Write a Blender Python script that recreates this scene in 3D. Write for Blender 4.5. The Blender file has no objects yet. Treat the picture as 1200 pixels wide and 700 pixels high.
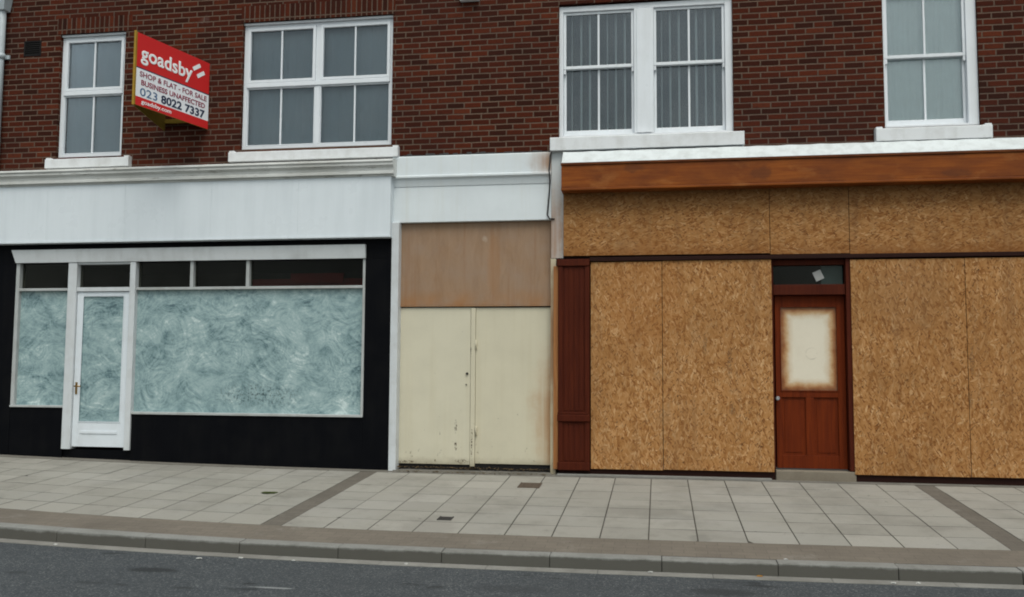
import bpy, bmesh, math, random
from mathutils import Vector, Matrix, noise as mnoise
random.seed(7)
S = bpy.context.scene
COL = S.collection
H = 1.675                 # eye height above the road
D = 11.75                 # distance of the camera from the brick face (plane y = 0)

# ------------------------------------------------------------------ camera
cam_d = bpy.data.cameras.new('camera'); cam = bpy.data.objects.new('camera', cam_d); COL.objects.link(cam)
yaw, pit, rol = -.1599, .0772, -.0055
F = Vector((math.sin(yaw)*math.cos(pit), math.cos(yaw)*math.cos(pit), math.sin(pit)))
r0 = Vector((math.cos(yaw), -math.sin(yaw), 0)); d0 = F.cross(r0)
RR = math.cos(rol)*r0 + math.sin(rol)*d0; DD = -math.sin(rol)*r0 + math.cos(rol)*d0
m3 = Matrix((RR, -DD, -F)).transposed()
cam.matrix_world = Matrix.Translation((0, -D, H)) @ m3.to_4x4()
cam_d.sensor_width = 36; cam_d.lens = 36*1068/1200; cam_d.clip_end = 3000; cam_d.clip_start = .1
S.camera = cam
# survey helper: a point read off the photo, on the wall-parallel plane at depth Y
def W(x, y, Y=0.):
    r = RR*((x-600)/1068) + DD*((y-350)/1068) + F
    k = (Y+D)/r.y
    return r.x*k, r.z*k + H
def PX(x, y, Y=0.): return W(x, y, Y)[0]
def PZ(x, y, Y=0.): return W(x, y, Y)[1]
def GP(x, y, z):                       # a point read off the photo at height z
    r = RR*((x-600)/1068) + DD*((y-350)/1068) + F
    k = (z-H)/r.z
    return r.x*k, r.y*k - D

def rise(x): return .0018*min(x+2, 0)**2 if x > -12 else .18 - .036*(x+12)
# ------------------------------------------------------------------ mesh helper
class MB:
    def __init__(s): s.bm = bmesh.new(); s.mi = 0
    def _add(s, src, mat=None):
        me = bpy.data.meshes.new('t'); src.to_mesh(me); src.free()
        n0 = len(s.bm.faces); s.bm.from_mesh(me); bpy.data.meshes.remove(me)
        if s.mi:
            s.bm.faces.ensure_lookup_table()
            for f in s.bm.faces[n0:]: f.material_index = s.mi
    def hexa(s, p, bev=0.):
        b = bmesh.new(); v = [b.verts.new(q) for q in p]
        for q in ((0,3,2,1),(4,5,6,7),(0,1,5,4),(1,2,6,5),(2,3,7,6),(3,0,4,7)): b.faces.new([v[i] for i in q])
        bmesh.ops.recalc_face_normals(b, faces=b.faces)
        if bev: bmesh.ops.bevel(b, geom=b.edges[:], offset=bev, segments=2, affect='EDGES', profile=.6)
        s._add(b); return s
    def box(s, x0, x1, y0, y1, z0, z1, bev=0.):
        x0,x1 = min(x0,x1),max(x0,x1); y0,y1 = min(y0,y1),max(y0,y1); z0,z1 = min(z0,z1),max(z0,z1)
        return s.hexa([(x0,y0,z0),(x1,y0,z0),(x1,y1,z0),(x0,y1,z0),(x0,y0,z1),(x1,y0,z1),(x1,y1,z1),(x0,y1,z1)], bev)
    def prism(s, prof, x0, x1, dz=0.):          # profile (y, z) extruded along x
        b = bmesh.new(); a = [b.verts.new((x0,y,z)) for y,z in prof]; c = [b.verts.new((x1,y,z+dz)) for y,z in prof]
        n = len(prof); b.faces.new(a); b.faces.new(c[::-1])
        for i in range(n): b.faces.new((a[i], a[(i+1)%n], c[(i+1)%n], c[i]))
        bmesh.ops.recalc_face_normals(b, faces=b.faces); s._add(b); return s
    def quad(s, *p):
        v = [s.bm.verts.new(q) for q in p]; f = s.bm.faces.new(v); f.material_index = s.mi; return s
    def tube(s, pts, r, seg=10):
        b = bmesh.new(); rings = []
        for i, p in enumerate(pts):
            p = Vector(p); t = (Vector(pts[min(i+1,len(pts)-1)]) - Vector(pts[max(i-1,0)])).normalized()
            u = t.orthogonal().normalized() if abs(t.z) < .9 else Vector((1,0,0)); u = (u - t*u.dot(t)).normalized(); w = t.cross(u)
            rr = r[i] if isinstance(r, (list,tuple)) else r
            rings.append([b.verts.new(p + (u*math.cos(a)+w*math.sin(a))*rr) for a in [2*math.pi*k/seg for k in range(seg)]])
        for a, c in zip(rings, rings[1:]):
            for k in range(seg): b.faces.new((a[k], a[(k+1)%seg], c[(k+1)%seg], c[k]))
        b.faces.new(rings[0][::-1]); b.faces.new(rings[-1])
        bmesh.ops.recalc_face_normals(b, faces=b.faces)
        for f in b.faces: f.smooth = len(f.verts) == 4
        s._add(b); return s
    def frame(s, x0, x1, z0, z1, y0, y1, w, bev=.004, wb=None, wt=None):   # stiles run through, rails butt between
        wb = wb or w; wt = wt or w
        s.box(x0, x0+w, y0, y1, z0, z1, bev); s.box(x1-w, x1, y0, y1, z0, z1, bev)
        s.box(x0+w, x1-w, y0+.002, y1-.002, z1-wt, z1-.001, bev); s.box(x0+w, x1-w, y0+.002, y1-.002, z0+.001, z0+wb, bev); return s
    def build(s, name, mat, parent=None, kind=None, label=None):
        me = bpy.data.meshes.new(name); 
        off = Vector((0,0,0)); p = parent
        while p is not None: off += p.location; p = p.parent
        for v in s.bm.verts: v.co -= off
        s.bm.to_mesh(me); s.bm.free()
        for m in (mat if isinstance(mat, (list,tuple)) else [mat]): me.materials.append(m)
        o = bpy.data.objects.new(name, me); COL.objects.link(o); o.parent = parent
        if kind: o['kind'] = kind
        if label: o['label'] = label
        return o
def thing(name, label, cat, loc, group=None):
    o = bpy.data.objects.new(name, None); COL.objects.link(o); o.location = loc; o.empty_display_size = .2
    o['label'] = label; o['category'] = cat
    if group: o['group'] = group
    return o
def tag(o, label, cat, group=None):
    o['label'] = label; o['category'] = cat
    if group: o['group'] = group
    return o
def recentre(o):                                  # put a single-mesh thing's origin at its base
    vs = [v.co.copy() for v in o.data.vertices]
    c = Vector(((min(v.x for v in vs)+max(v.x for v in vs))/2, (min(v.y for v in vs)+max(v.y for v in vs))/2, min(v.z for v in vs)))
    for v in o.data.vertices: v.co -= c
    o.location = c; return o

# ------------------------------------------------------------------ material helper
class NT:
    def __init__(s, name):
        s.m = bpy.data.materials.new(name); s.m.use_nodes = True; s.t = s.m.node_tree; s.t.nodes.clear()
        s.out = s.t.nodes.new('ShaderNodeOutputMaterial'); s._pos = None
    def n(s, typ, ins=None, **props):
        nd = s.t.nodes.new('ShaderNode'+typ)
        for k, v in props.items(): setattr(nd, k, v)
        for k, v in (ins or {}).items():
            sock = nd.inputs[k]
            if hasattr(v, 'is_output') or isinstance(v, bpy.types.NodeSocket): s.t.links.new(v, sock)
            elif sock.type == 'RGBA' and len(v) == 3: sock.default_value = (*v, 1)
            else: sock.default_value = v
        return nd
    @property
    def pos(s):
        if s._pos is None: s._pos = s.n('NewGeometry')
        return s._pos.outputs['Position']
    @property
    def island(s): s.pos; return s._pos.outputs['Random Per Island']
    def xyz(s, v=None):
        q = s.n('SeparateXYZ', {0: v or s.pos}); return q.outputs
    def comb(s, x=0., y=0., z=0.): return s.n('CombineXYZ', {0: x, 1: y, 2: z}).outputs[0]
    def math(s, op, a, b=0., c=0., clamp=False):
        return s.n('Math', {0: a, 1: b, 2: c}, operation=op, use_clamp=clamp).outputs[0]
    def vmath(s, op, a, b=(0,0,0)): return s.n('VectorMath', {0: a, 1: b}, operation=op).outputs[0]
    def noise(s, scale, detail=4., rough=.55, vec=None, dist=0., col=False):
        q = s.n('TexNoise', {'Vector': vec or s.pos, 'Scale': scale, 'Detail': detail, 'Roughness': rough, 'Distortion': dist})
        return q.outputs['Color' if col else 'Fac']
    def rng(s, v, a, b, c=0., d=1., smooth=False):
        return s.n('MapRange', {0: v, 1: a, 2: b, 3: c, 4: d}, clamp=True, interpolation_type='SMOOTHSTEP' if smooth else 'LINEAR').outputs[0]
    def mix(s, f, a, b, blend='MIX'):
        q = s.n('Mix', data_type='RGBA', blend_type=blend)
        for sock, v in ((q.inputs[0], f), (q.inputs[6], a), (q.inputs[7], b)):
            if isinstance(v, bpy.types.NodeSocket): s.t.links.new(v, sock)
            elif sock.type == 'RGBA': sock.default_value = (*v[:3], 1)
            else: sock.default_value = v
        return q.outputs[2]
    def ramp(s, f, stops, const=False):
        q = s.n('ValToRGB', {0: f}); cr = q.color_ramp
        if const: cr.interpolation = 'CONSTANT'
        while len(cr.elements) < len(stops): cr.elements.new(.5)
        for e, (p, c) in zip(cr.elements, stops): e.position = p; e.color = (*c, 1)
        return q.outputs[0]
    def scale(s, sx, sy, sz, rot=(0,0,0), vec=None):
        return s.n('Mapping', {'Vector': vec or s.pos, 'Rotation': rot, 'Scale': (sx,sy,sz)}).outputs[0]
    def bump(s, h, strength=.3, dist=.01): return s.n('Bump', {'Height': h, 'Strength': strength, 'Distance': dist}).outputs[0]
    def spot(s, a, b, ca, cb, ra, rb, rag=.5, sc=8.):      # ragged mark round (ca, cb) in the coordinates a, b
        da = s.math('DIVIDE', s.math('SUBTRACT', a, ca), ra); db = s.math('DIVIDE', s.math('SUBTRACT', b, cb), rb)
        d = s.math('SQRT', s.math('ADD', s.math('MULTIPLY', da, da), s.math('MULTIPLY', db, db)))
        d = s.math('ADD', d, s.math('MULTIPLY', s.math('SUBTRACT', s.noise(sc, 5, .7), .5), rag*2))
        return s.rng(d, .55, 1.1, 1, 0, True)
    def done(s, col, rough=.7, bump=None, spec=.4, **kw):
        ins = {'Base Color': col, 'Roughness': rough, 'Specular IOR Level': spec}; ins.update(kw)
        if bump is not None: ins['Normal'] = bump
        p = s.n('BsdfPrincipled', ins); s.t.links.new(p.outputs[0], s.out.inputs[0]); return s.m

def paint(name, base, dirt=(.25,.24,.21), amount=.25, rough=.5, streak=.5, scale=2.2, fine=.08, spec=.4):
    t = NT(name)
    a = t.noise(scale, 5, .6); st = t.noise(1., 4, .6, t.scale(9, 9, .7)); f = t.noise(55, 3, .6)
    k = t.math('ADD', t.math('MULTIPLY', a, 1-streak), t.math('MULTIPLY', st, streak))
    m = t.math('MULTIPLY', t.rng(k, .45, .75), amount)
    c = t.mix(m, base, dirt)
    c = t.mix(t.math('MULTIPLY', t.rng(f, .58, .75), fine), c, tuple(x*.45 for x in dirt))
    return t.done(c, t.rng(a, .3, .7, rough-.1, rough+.12), t.bump(t.noise(30, 4), .08, .004), spec)

def mat_brick(soldier=False):
    t = NT('brick_soldier' if soldier else 'brick_wall')
    x, y, z = t.xyz()
    u = t.math('ADD', x, y)
    wob = t.math('MULTIPLY', t.math('SUBTRACT', t.noise(1.7, 2), .5), .012)
    z2 = t.math('ADD', z, wob)
    bw, bh = .2345, .0782
    if soldier: u, z2, bw, bh = t.math('ADD', z2, 0.), u, .2346, .0745
    row = t.math('FLOOR', t.math('DIVIDE', z2, bh))
    jit = t.math('MULTIPLY', t.math('SUBTRACT', t.n('TexWhiteNoise', {'W': row}, noise_dimensions='1D').outputs[0], .5), 0 if soldier else .045)
    us = t.math('ADD', t.math('ADD', u, jit), t.math('MULTIPLY', t.math('FLOORED_MODULO', row, 2.), 0 if soldier else bw/2))
    cl = t.math('FLOOR', t.math('DIVIDE', us, bw))
    idv = t.comb(cl, row, 0.)
    rnd = t.n('TexWhiteNoise', {'Vector': idv}, noise_dimensions='2D').outputs[0]
    rnd2 = t.n('TexWhiteNoise', {'Vector': t.vmath('ADD', idv, (37.3, 11.7, 0))}, noise_dimensions='2D').outputs[0]
    edge = t.math('MULTIPLY', t.math('SUBTRACT', t.noise(42, 3), .5), .010)
    fu = t.math('FLOORED_MODULO', us, bw); fv = t.math('FLOORED_MODULO', z2, bh)
    du = t.math('MINIMUM', fu, t.math('SUBTRACT', bw, fu)); dv = t.math('MINIMUM', fv, t.math('SUBTRACT', bh, fv))
    dd = t.math('ADD', t.math('MINIMUM', du, dv), edge)
    face = t.rng(dd, .0055, .0110, smooth=True)
    col = t.ramp(rnd, [(0,(.029,.0092,.0058)), (.25,(.043,.0110,.0062)), (.5,(.062,.0135,.0068)), (.72,(.074,.0158,.0074)), (.9,(.090,.0190,.0084)), (.975,(.112,.026,.0115))])
    big = t.noise(.55, 3, .6)
    col = t.mix(t.rng(big, .4, .65, 0, .55), col, t.mix(.5, col, (.03,.014,.012)))
    col = t.mix(t.math('MULTIPLY', rnd2, .22), col, (.036,.014,.0092))
    grit = t.noise(150, 3, .7); blot = t.noise(22, 4, .65)
    col = t.mix(t.rng(blot, .5, .72, 0, .55), col, (.03,.013,.011))
    col = t.mix(t.rng(grit, .58, .82, 0, .25), col, (.15,.07,.045))
    mor = t.mix(t.noise(9, 4), (.104,.069,.049), (.160,.111,.082))
    mor = t.mix(t.rng(t.noise(3.2, 4, .6), .5, .68, 0, .6), mor, t.mix(.55, mor, (.05,.036,.03)))
    mor = t.mix(t.rng(big, .35, .65, 0, .5), mor, (.06,.045,.04))
    c = t.mix(face, mor, col)
    # pale salt bloom in a few patches
    c = t.mix(t.math('MULTIPLY', t.rng(t.noise(1.3, 5, .7), .66, .8), .22), c, (.34,.29,.27))
    h = t.math('ADD', t.math('MULTIPLY', face, .8), t.math('ADD', t.math('MULTIPLY', grit, .2), t.math('MULTIPLY', rnd2, .25)))
    return t.done(c, .92, t.bump(h, .7, .008), .06)

def mat_osb(name, rot, tone=1.):
    t = NT(name)
    warp = t.vmath('MULTIPLY', t.vmath('SUBTRACT', t.noise(14, 2, .5, col=True), (.5,.5,.5)), (.022,.022,.022))
    p = t.vmath('ADD', t.pos, warp)
    def layer(ang, l, w, off):
        v = t.scale(1, 1, 1, (0, math.radians(ang)+rot, 0), p)
        v = t.vmath('ADD', v, (off, 0, off*.37)); v = t.vmath('MULTIPLY', v, (1/w, 3., 1/l))
        q = t.n('TexVoronoi', {'Vector': v, 'Scale': 1., 'Randomness': 1.}, voronoi_dimensions='3D')
        s = t.xyz(q.outputs['Color']); return s[0], s[1], q.outputs['Distance']
    pal = [(0,(.225,.088,.024)), (.10,(.275,.120,.036)), (.3,(.340,.162,.054)), (.55,(.380,.190,.069)), (.78,(.42,.218,.084)), (.93,(.48,.266,.115)), (1,(.56,.345,.17))]
    col = hgt = None
    for ang, l, w, off, th in ((8,.115,.030,0,0), (-38,.10,.026,3.1,.45), (42,.10,.026,7.7,.5), (82,.085,.022,1.9,.58), (-66,.085,.021,5.3,.62), (-14,.09,.018,9.1,.64), (24,.065,.013,14.,.70)):
        a, b, dst = layer(ang, l, w, off)
        c = t.ramp(a, pal)
        if col is None: col, hgt = c, a
        else:
            m = t.rng(b, th, th+.02); col = t.mix(m, col, c)
            hgt = t.math('ADD', t.math('MULTIPLY', hgt, t.math('SUBTRACT', 1., m)), t.math('MULTIPLY', a, m))
    # resin-dark thin chips and fine grain
    a, b, _ = layer(35, .036, .012, 12.); col = t.mix(t.rng(b, .925, .95, 0, .8), col, (.150,.052,.014))
    a, b, _ = layer(-40, .03, .007, 15.); col = t.mix(t.rng(b, .968, .98, 0, .85), col, (.06,.024,.010))
    a, b, _ = layer(-15, .04, .010, 18.); col = t.mix(t.rng(b, .93, .95, 0, .7), col, (.46,.29,.14))
    g = t.noise(1., 3, .6, t.scale(260, 260, 30, (0, rot, 0)))
    col = t.mix(t.rng(g, .4, .75, 0, .3), col, t.mix(.35, col, (.17,.065,.02)))
    lf = t.noise(1.1, 4, .6)
    col = t.mix(t.rng(lf, .42, .66, 0, .7), col, t.mix(.5, col, (.215,.098,.030)))
    wst = t.noise(1., 4, .65, t.scale(7, 7, .55))
    col = t.mix(t.rng(wst, .5, .72, 0, .5), col, t.mix(.6, col, (.15,.085,.045)))
    col = t.mix(t.rng(t.noise(2.1, 5, .7, t.vmath('ADD', t.pos, (4,1,9))), .58, .75, 0, .3), col, (.36,.25,.14))
    ob = t.n('ObjectInfo').outputs['Random']
    col = t.mix(t.math('MULTIPLY', ob, .45), col, t.mix(1., col, (.80,.74,.66), 'MULTIPLY'))
    x, y, z = t.xyz()
    col = t.mix(t.math('MULTIPLY', t.spot(x, z, PX(755,350), PZ(755,350), .55, .9, .5, 2.), .22), col, (.30,.115,.030))
    col = t.mix(t.math('MULTIPLY', t.spot(x, z, PX(1060,345), PZ(1060,345), .5, .55, .5, 3.), .18), col, (.21,.12,.06))
    for px, py, ra, rb in ((855,428,.035,.24), (826,405,.03,.16), (1139,425,.03,.22), (1137,470,.03,.12), (858,480,.04,.10)):   # smudged mill stamps
        m = t.math('MULTIPLY', t.spot(x, z, PX(px,py,-.08), PZ(px,py,-.08), ra, rb, .7, 14.), t.rng(t.noise(1., 4, .7, t.scale(60, 60, 38)), .42, .58))
        col = t.mix(t.math('MULTIPLY', m, .6), col, (.10,.065,.038))
    if rot:                                            # damp brown line along the foot of the upper sheets, run marks and the fascia's shade coloured in at their head
        w = t.math('MULTIPLY', t.math('SUBTRACT', t.noise(5, 5, .7), .5), .22)
        col = t.mix(t.rng(t.math('ADD', t.math('SUBTRACT', z, H+1.44), w), -.02, .17, .65, 0), col, (.20,.075,.018))
        col = t.mix(t.rng(t.math('ADD', t.math('SUBTRACT', H+2.27, z), t.math('MULTIPLY', w, 1.6)), 0, .3, .55, 0), col, (.16,.075,.028))
    if tone != 1.: col = t.mix(1., col, (tone, tone*.97, tone*.93), 'MULTIPLY')
    return t.done(col, .72, t.bump(hgt, .18, .003), .12)

def mat_wood(name, c0, c1, c2, axis='z', rough=.45, wear=.2, wearc=(.3,.2,.12), spec=.4, g=1.):
    t = NT(name)
    sc = {'z': (28*g, 28*g, 1.6*g), 'x': (1.3*g, 28*g, 28*g)}[axis]
    v = t.scale(*sc)
    n1 = t.noise(1., 5, .62, v, 1.2); n2 = t.noise(2.1, 4, .6)
    c = t.ramp(n1, [(.25,c0), (.5,c1), (.78,c2)])
    c = t.mix(t.rng(n2, .4, .72, 0, .6), c, t.mix(.5, c, c0))
    c = t.mix(t.math('MULTIPLY', t.rng(t.noise(5, 6, .7), .62, .75), wear), c, wearc)
    return t.done(c, t.rng(n2, .3, .7, rough-.08, rough+.15), t.bump(n1, .15, .003), spec)

def mat_glass(name, tint=(.75,.8,.8), refl=(.9,.95,1.), dirt=.022, k=1.35):
    t = NT(name)
    tr = t.n('BsdfTransparent', {0: tint}); gl = t.n('BsdfGlossy', {0: refl, 1: .03})
    fr = t.n('Fresnel', {0: 1.5}).outputs[0]
    fr = t.math('MULTIPLY', fr, k, clamp=True)                 # two surfaces of the pane
    m = t.n('MixShader', {0: fr, 1: tr.outputs[0], 2: gl.outputs[0]})
    df = t.n('BsdfDiffuse', {0: (.55,.56,.54)})
    dm = t.math('MULTIPLY', t.rng(t.noise(3, 5, .65), .35, .8), dirt*2)
    m2 = t.n('MixShader', {0: dm, 1: m.outputs[0], 2: df.outputs[0]})
    t.t.links.new(m2.outputs[0], t.out.inputs[0]); return t.m

def mat_whitewash():
    t = NT('whitewashed_glass')
    def warp(sc, amt, off):
        w = t.vmath('SUBTRACT', t.noise(sc, 3, .5, t.vmath('ADD', t.pos, (off,off*.6,off*.3)), col=True), (.5,.5,.5))
        return t.vmath('ADD', t.pos, t.vmath('MULTIPLY', w, (amt,0,amt)))
    total = None
    for sc, fr, wa, off, wt in ((1.5, 22., .30, 0., .50), (2.2, 32., .24, 5., .50), (3.3, 44., .18, 9., .46), (1.8, 36., .26, 13., .50)):
        v = warp(2.3, wa, off); v = t.vmath('ADD', v, (off, 0, off*1.7))
        q = t.n('TexVoronoi', {'Vector': v, 'Scale': sc, 'Randomness': 1.}, feature='F1', voronoi_dimensions='3D')
        cr = t.xyz(q.outputs['Color'])
        ofs = t.vmath('MULTIPLY', t.vmath('SUBTRACT', q.outputs['Color'], (.5,.5,.5)), (1.2/sc,0,1.8/sc))
        dv = t.vmath('SUBTRACT', v, t.vmath('ADD', q.outputs['Position'], ofs))
        dx, dy, dz = t.xyz(dv); d = t.math('SQRT', t.math('ADD', t.math('MULTIPLY', dx, dx), t.math('MULTIPLY', dz, dz)))
        along = t.noise(3.2, 2, .5, t.vmath('ADD', t.pos, (off+2,0,off)))
        st = t.noise(1., 3, .65, t.comb(t.math('MULTIPLY', d, fr), t.math('MULTIPLY', along, 2.5), t.math('MULTIPLY', cr[1], 40.)))
        al = t.rng(t.math('MULTIPLY', q.outputs['Distance'], 1.), .25, .80, 1, .15, True)
        k = t.math('MULTIPLY', t.math('MULTIPLY', t.math('SUBTRACT', st, .5), al), wt); total = k if total is None else t.math('ADD', total, k)
    smear = t.noise(1., 5, .65, t.scale(2.6, 2.6, 4.6, (0, .35, 0), warp(1.7, .6, 3.)), .7)
    fine = t.noise(1., 4, .7, t.scale(30, 30, 62, (0, .5, 0), warp(2.8, .42, 1.)))
    blob = t.noise(3., 5, .68, warp(3., .3, 6.))
    k = t.math('ADD', t.math('MULTIPLY', total, .62), t.math('ADD', t.math('MULTIPLY', smear, .40), t.math('ADD', t.math('MULTIPLY', fine, .22), t.math('MULTIPLY', blob, .40))))
    thick = t.rng(k, .345, .665)
    big = t.noise(1.15, 3, .5)
    thick = t.math('ADD', thick, t.math('MULTIPLY', t.math('SUBTRACT', big, .5), .30), clamp=True)
    c = t.ramp(thick, [(0,(.058,.106,.124)), (.2,(.130,.212,.230)), (.5,(.240,.345,.357)), (.78,(.340,.450,.456)), (1,(.54,.64,.635))])
    bare = t.math('MULTIPLY', t.rng(t.noise(1., 5, .75, t.scale(19, 19, 15)), .60, .70), t.rng(t.noise(1.9, 2), .44, .64))
    x, y, z = t.xyz()
    c = t.mix(t.math('MULTIPLY', bare, .6), c, (.045,.075,.08))
    # rubbed-through flecks low down in the middle of the wide pane
    ex = t.math('DIVIDE', t.math('SUBTRACT', x, PX(302,460)), .62); ez = t.math('DIVIDE', t.math('SUBTRACT', z, PZ(302,463)), .17)
    e = t.math('ADD', t.math('MULTIPLY', ex, ex), t.math('MULTIPLY', ez, ez))
    fl = t.noise(1., 4, .7, t.scale(30, 30, 24))
    c = t.mix(t.math('MULTIPLY', t.rng(e, 0, 1.3, 1, 0), t.rng(fl, .5, .62)), c, (.03,.06,.068))
    return t.done(c, .5, None, .35, **{'Coat Weight': .45, 'Coat Roughness': .04})

def mat_tile():
    t = NT('concrete_paving_slab')
    r = t.island
    c = t.ramp(r, [(0,(.250,.240,.211)), (.3,(.272,.262,.231)), (.6,(.286,.275,.243)), (.85,(.264,.256,.227)), (1,(.318,.305,.270))])
    sp = t.noise(120, 3, .7); c = t.mix(t.rng(sp, .35, .7, 0, .3), c, (.12,.118,.11))
    st = t.noise(1.5, 6, .68); c = t.mix(t.rng(st, .47, .72, 0, .55), c, (.135,.128,.112))
    st2 = t.noise(6., 5, .7, t.vmath('ADD', t.pos, (3,5,2))); c = t.mix(t.rng(st2, .58, .76, 0, .38), c, (.11,.10,.085))
    c = t.mix(t.rng(t.noise(9., 3, .6, t.vmath('ADD', t.pos, (9,2,2))), .70, .74, 0, .65), c, (.10,.098,.09))
    lt = t.noise(.8, 4, .6, t.vmath('ADD', t.pos, (31,7,0))); c = t.mix(t.rng(lt, .5, .75, 0, .4), c, (.29,.285,.27))
    x, y, z = t.xyz()
    for px, py, ra, rb, cc, am in ((1125,580,.75,.30,(.135,.105,.078),.75), (612,562,.35,.35,(.12,.10,.078),.6), (820,625,.12,.2,(.15,.145,.13),.5), (745,600,.5,.3,(.18,.172,.152),.5), (500,612,.3,.5,(.2,.19,.17),.5), (230,560,.9,.5,(.19,.182,.163),.5)):
        gx, gy = GP(px, py, .2); c = t.mix(t.math('MULTIPLY', t.spot(x, y, gx, gy, ra, rb, .7, 3.5), am), c, cc)
    return t.done(c, .85, t.bump(sp, .25, .003), .2)
def mat_concrete(name, base, dark, scale=2., sp=90, rough=.88, dirt=.6):
    t = NT(name)
    n = t.noise(scale, 6, .68); f = t.noise(sp, 3, .7)
    c = t.mix(t.rng(n, .4, .72, 0, dirt), base, dark)
    c = t.mix(t.rng(f, .35, .75, 0, .35), c, tuple(x*.5 for x in base))
    c = t.mix(t.math('MULTIPLY', t.island, .22), c, dark)
    return t.done(c, rough, t.bump(t.math('ADD', n, t.math('MULTIPLY', f, .5)), .3, .005), .25)
def mat_blocks(name, cols, mortar, bw, bh, rotz=0.):
    t = NT(name)
    v = t.scale(1, 1, 1, (0,0,rotz))
    b = t.n('TexBrick', {'Vector': v, 'Scale': 1., 'Brick Width': bw, 'Row Height': bh, 'Mortar Size': .004, 'Mortar Smooth': .3, 'Bias': 0., 'Color1': cols[0], 'Color2': cols[1], 'Mortar': mortar})
    c = b.outputs['Color']
    n = t.noise(1.6, 6, .7); c = t.mix(t.rng(n, .42, .75, 0, .6), c, tuple(x*.62 for x in cols[0]))
    s = t.noise(2.3, 5, .75, t.vmath('ADD', t.pos, (5,9,0))); c = t.mix(t.rng(s, .6, .72, 0, .45), c, (.235,.222,.198))
    f = t.noise(110, 3, .7); c = t.mix(t.rng(f, .4, .75, 0, .4), c, tuple(x*.4 for x in cols[0]))
    return t.done(c, .88, t.bump(t.math('ADD', b.outputs['Fac'], t.math('MULTIPLY', f, -.4)), -.3, .004), .22)
def mat_asphalt():
    t = NT('asphalt')
    f = t.n('TexVoronoi', {'Vector': t.pos, 'Scale': 95.}).outputs['Color']; fv = t.xyz(f)[0]
    g = t.noise(190, 3, .7); n = t.noise(.9, 6, .65); n2 = t.noise(3.5, 5, .7)
    c = t.ramp(fv, [(0,(.030,.034,.038)), (.6,(.049,.056,.062)), (.9,(.080,.088,.094)), (1,(.17,.18,.18))])
    c = t.mix(t.rng(n, .4, .7, 0, .5), c, (.038,.043,.047))
    c = t.mix(t.rng(n2, .52, .75, 0, .4), c, (.088,.094,.096))
    # old oil drips with outlines of their own
    o = t.noise(1., 4, .6, t.scale(1.1, 3.2, 1, (0,0,.06), t.vmath('ADD', t.pos, (2.6,.9,0))))
    c = t.mix(t.rng(o, .63, .69, 0, .75), c, (.016,.018,.020))
    w = t.noise(1., 5, .72, t.scale(2.6, 9, 1, (0,0,.03), t.vmath('ADD', t.pos, (7.2,3.3,0))))
    c = t.mix(t.rng(w, .71, .77, 0, .5), c, (.26,.27,.27))
    x, y, z = t.xyz()
    for px, py, ra, rb, cc, am in ((180,667,.24,.10,(.018,.020,.022),.85), (215,687,.10,.05,(.02,.022,.024),.7), (292,682,.07,.05,(.018,.02,.022),.8), (105,682,.16,.05,(.024,.027,.03),.6),
                                   (142,684,.07,.04,(.022,.024,.026),.6), (850,694,.30,.13,(.026,.029,.032),.75), (510,688,.09,.06,(.02,.022,.024),.7), (20,671,.13,.05,(.02,.022,.024),.55),
                                   (600,690,.35,.12,(.033,.037,.041),.6), (320,689,.20,.022,(.30,.31,.31),.7)):
        gx, gy = GP(px, py, rise(-3 if px > 300 else -5)); c = t.mix(t.math('MULTIPLY', t.spot(x, y, gx, gy, ra, rb, .55, 9.), am), c, cc)
    return t.done(c, .85, t.bump(t.math('ADD', fv, g), .5, .006), .3)

def flat(name, col, rough=.6, spec=.4, var=.15, sc=6., **kw):
    t = NT(name); n = t.noise(sc, 5, .65)
    c = t.mix(t.rng(n, .35, .7, 0, var), col, tuple(x*.45 for x in col))
    return t.done(c, rough, None, spec, **kw)

M = {}
M['brick'] = mat_brick(); M['soldier'] = mat_brick(True)
M['osb'] = mat_osb('oriented_strand_board', 0.); M['osb_h'] = mat_osb('oriented_strand_board_across', math.pi/2, .92)
M['white'] = paint('white_gloss_paint', (.72,.755,.79), (.42,.43,.42), .3, .35)
M['upvc'] = paint('white_plastic', (.72,.76,.80), (.48,.5,.5), .2, .3, fine=.04)
M['sill'] = paint('white_sill_paint', (.70,.72,.735), (.36,.35,.32), .5, .5, .3, 5.)
M['fascia'] = paint('white_fascia_panel', (.66,.715,.755), (.42,.47,.50), .35, .32, .5, 1.2, .05)
M['fascia2'] = paint('white_painted_render', (.66,.71,.735), (.42,.43,.42), .35, .5, .5, 1.7)
M['frame'] = paint('grey_white_frame_paint', (.40,.42,.42), (.19,.18,.155), .6, .5, .4, 5., .15)
M['post'] = paint('white_post_paint', (.56,.59,.61), (.3,.29,.27), .45, .45, .4, 5., .1)
M['door_white'] = paint('white_door_paint', (.66,.71,.755), (.4,.41,.4), .35, .35, .4, 5., .08)
M['headp'] = paint('grey_white_board', (.60,.63,.645), (.26,.26,.25), .5, .5, .3, 2., .12)
M['black'] = paint('black_gloss_paint', (.0024,.0027,.0040), (.010,.0098,.0095), .4, .5, .5, 3., .03, .07)
def mat_peel():
    t = NT('peeling_white_paint')
    n = t.noise(1., 6, .72, t.scale(3.2, 20, 22)); b = t.noise(1.3, 4, .6)
    c = t.mix(t.rng(b, .35, .7), (.60,.615,.60), (.44,.445,.42))
    c = t.mix(t.rng(n, .58, .70, 0, .85), c, (.17,.155,.13))
    c = t.mix(t.rng(t.noise(1., 5, .7, t.scale(5, 40, 45)), .64, .70, 0, .8), c, (.07,.055,.04))
    return t.done(c, .65, t.bump(n, -.35, .006), .3)
M['peel'] = mat_peel()
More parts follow.
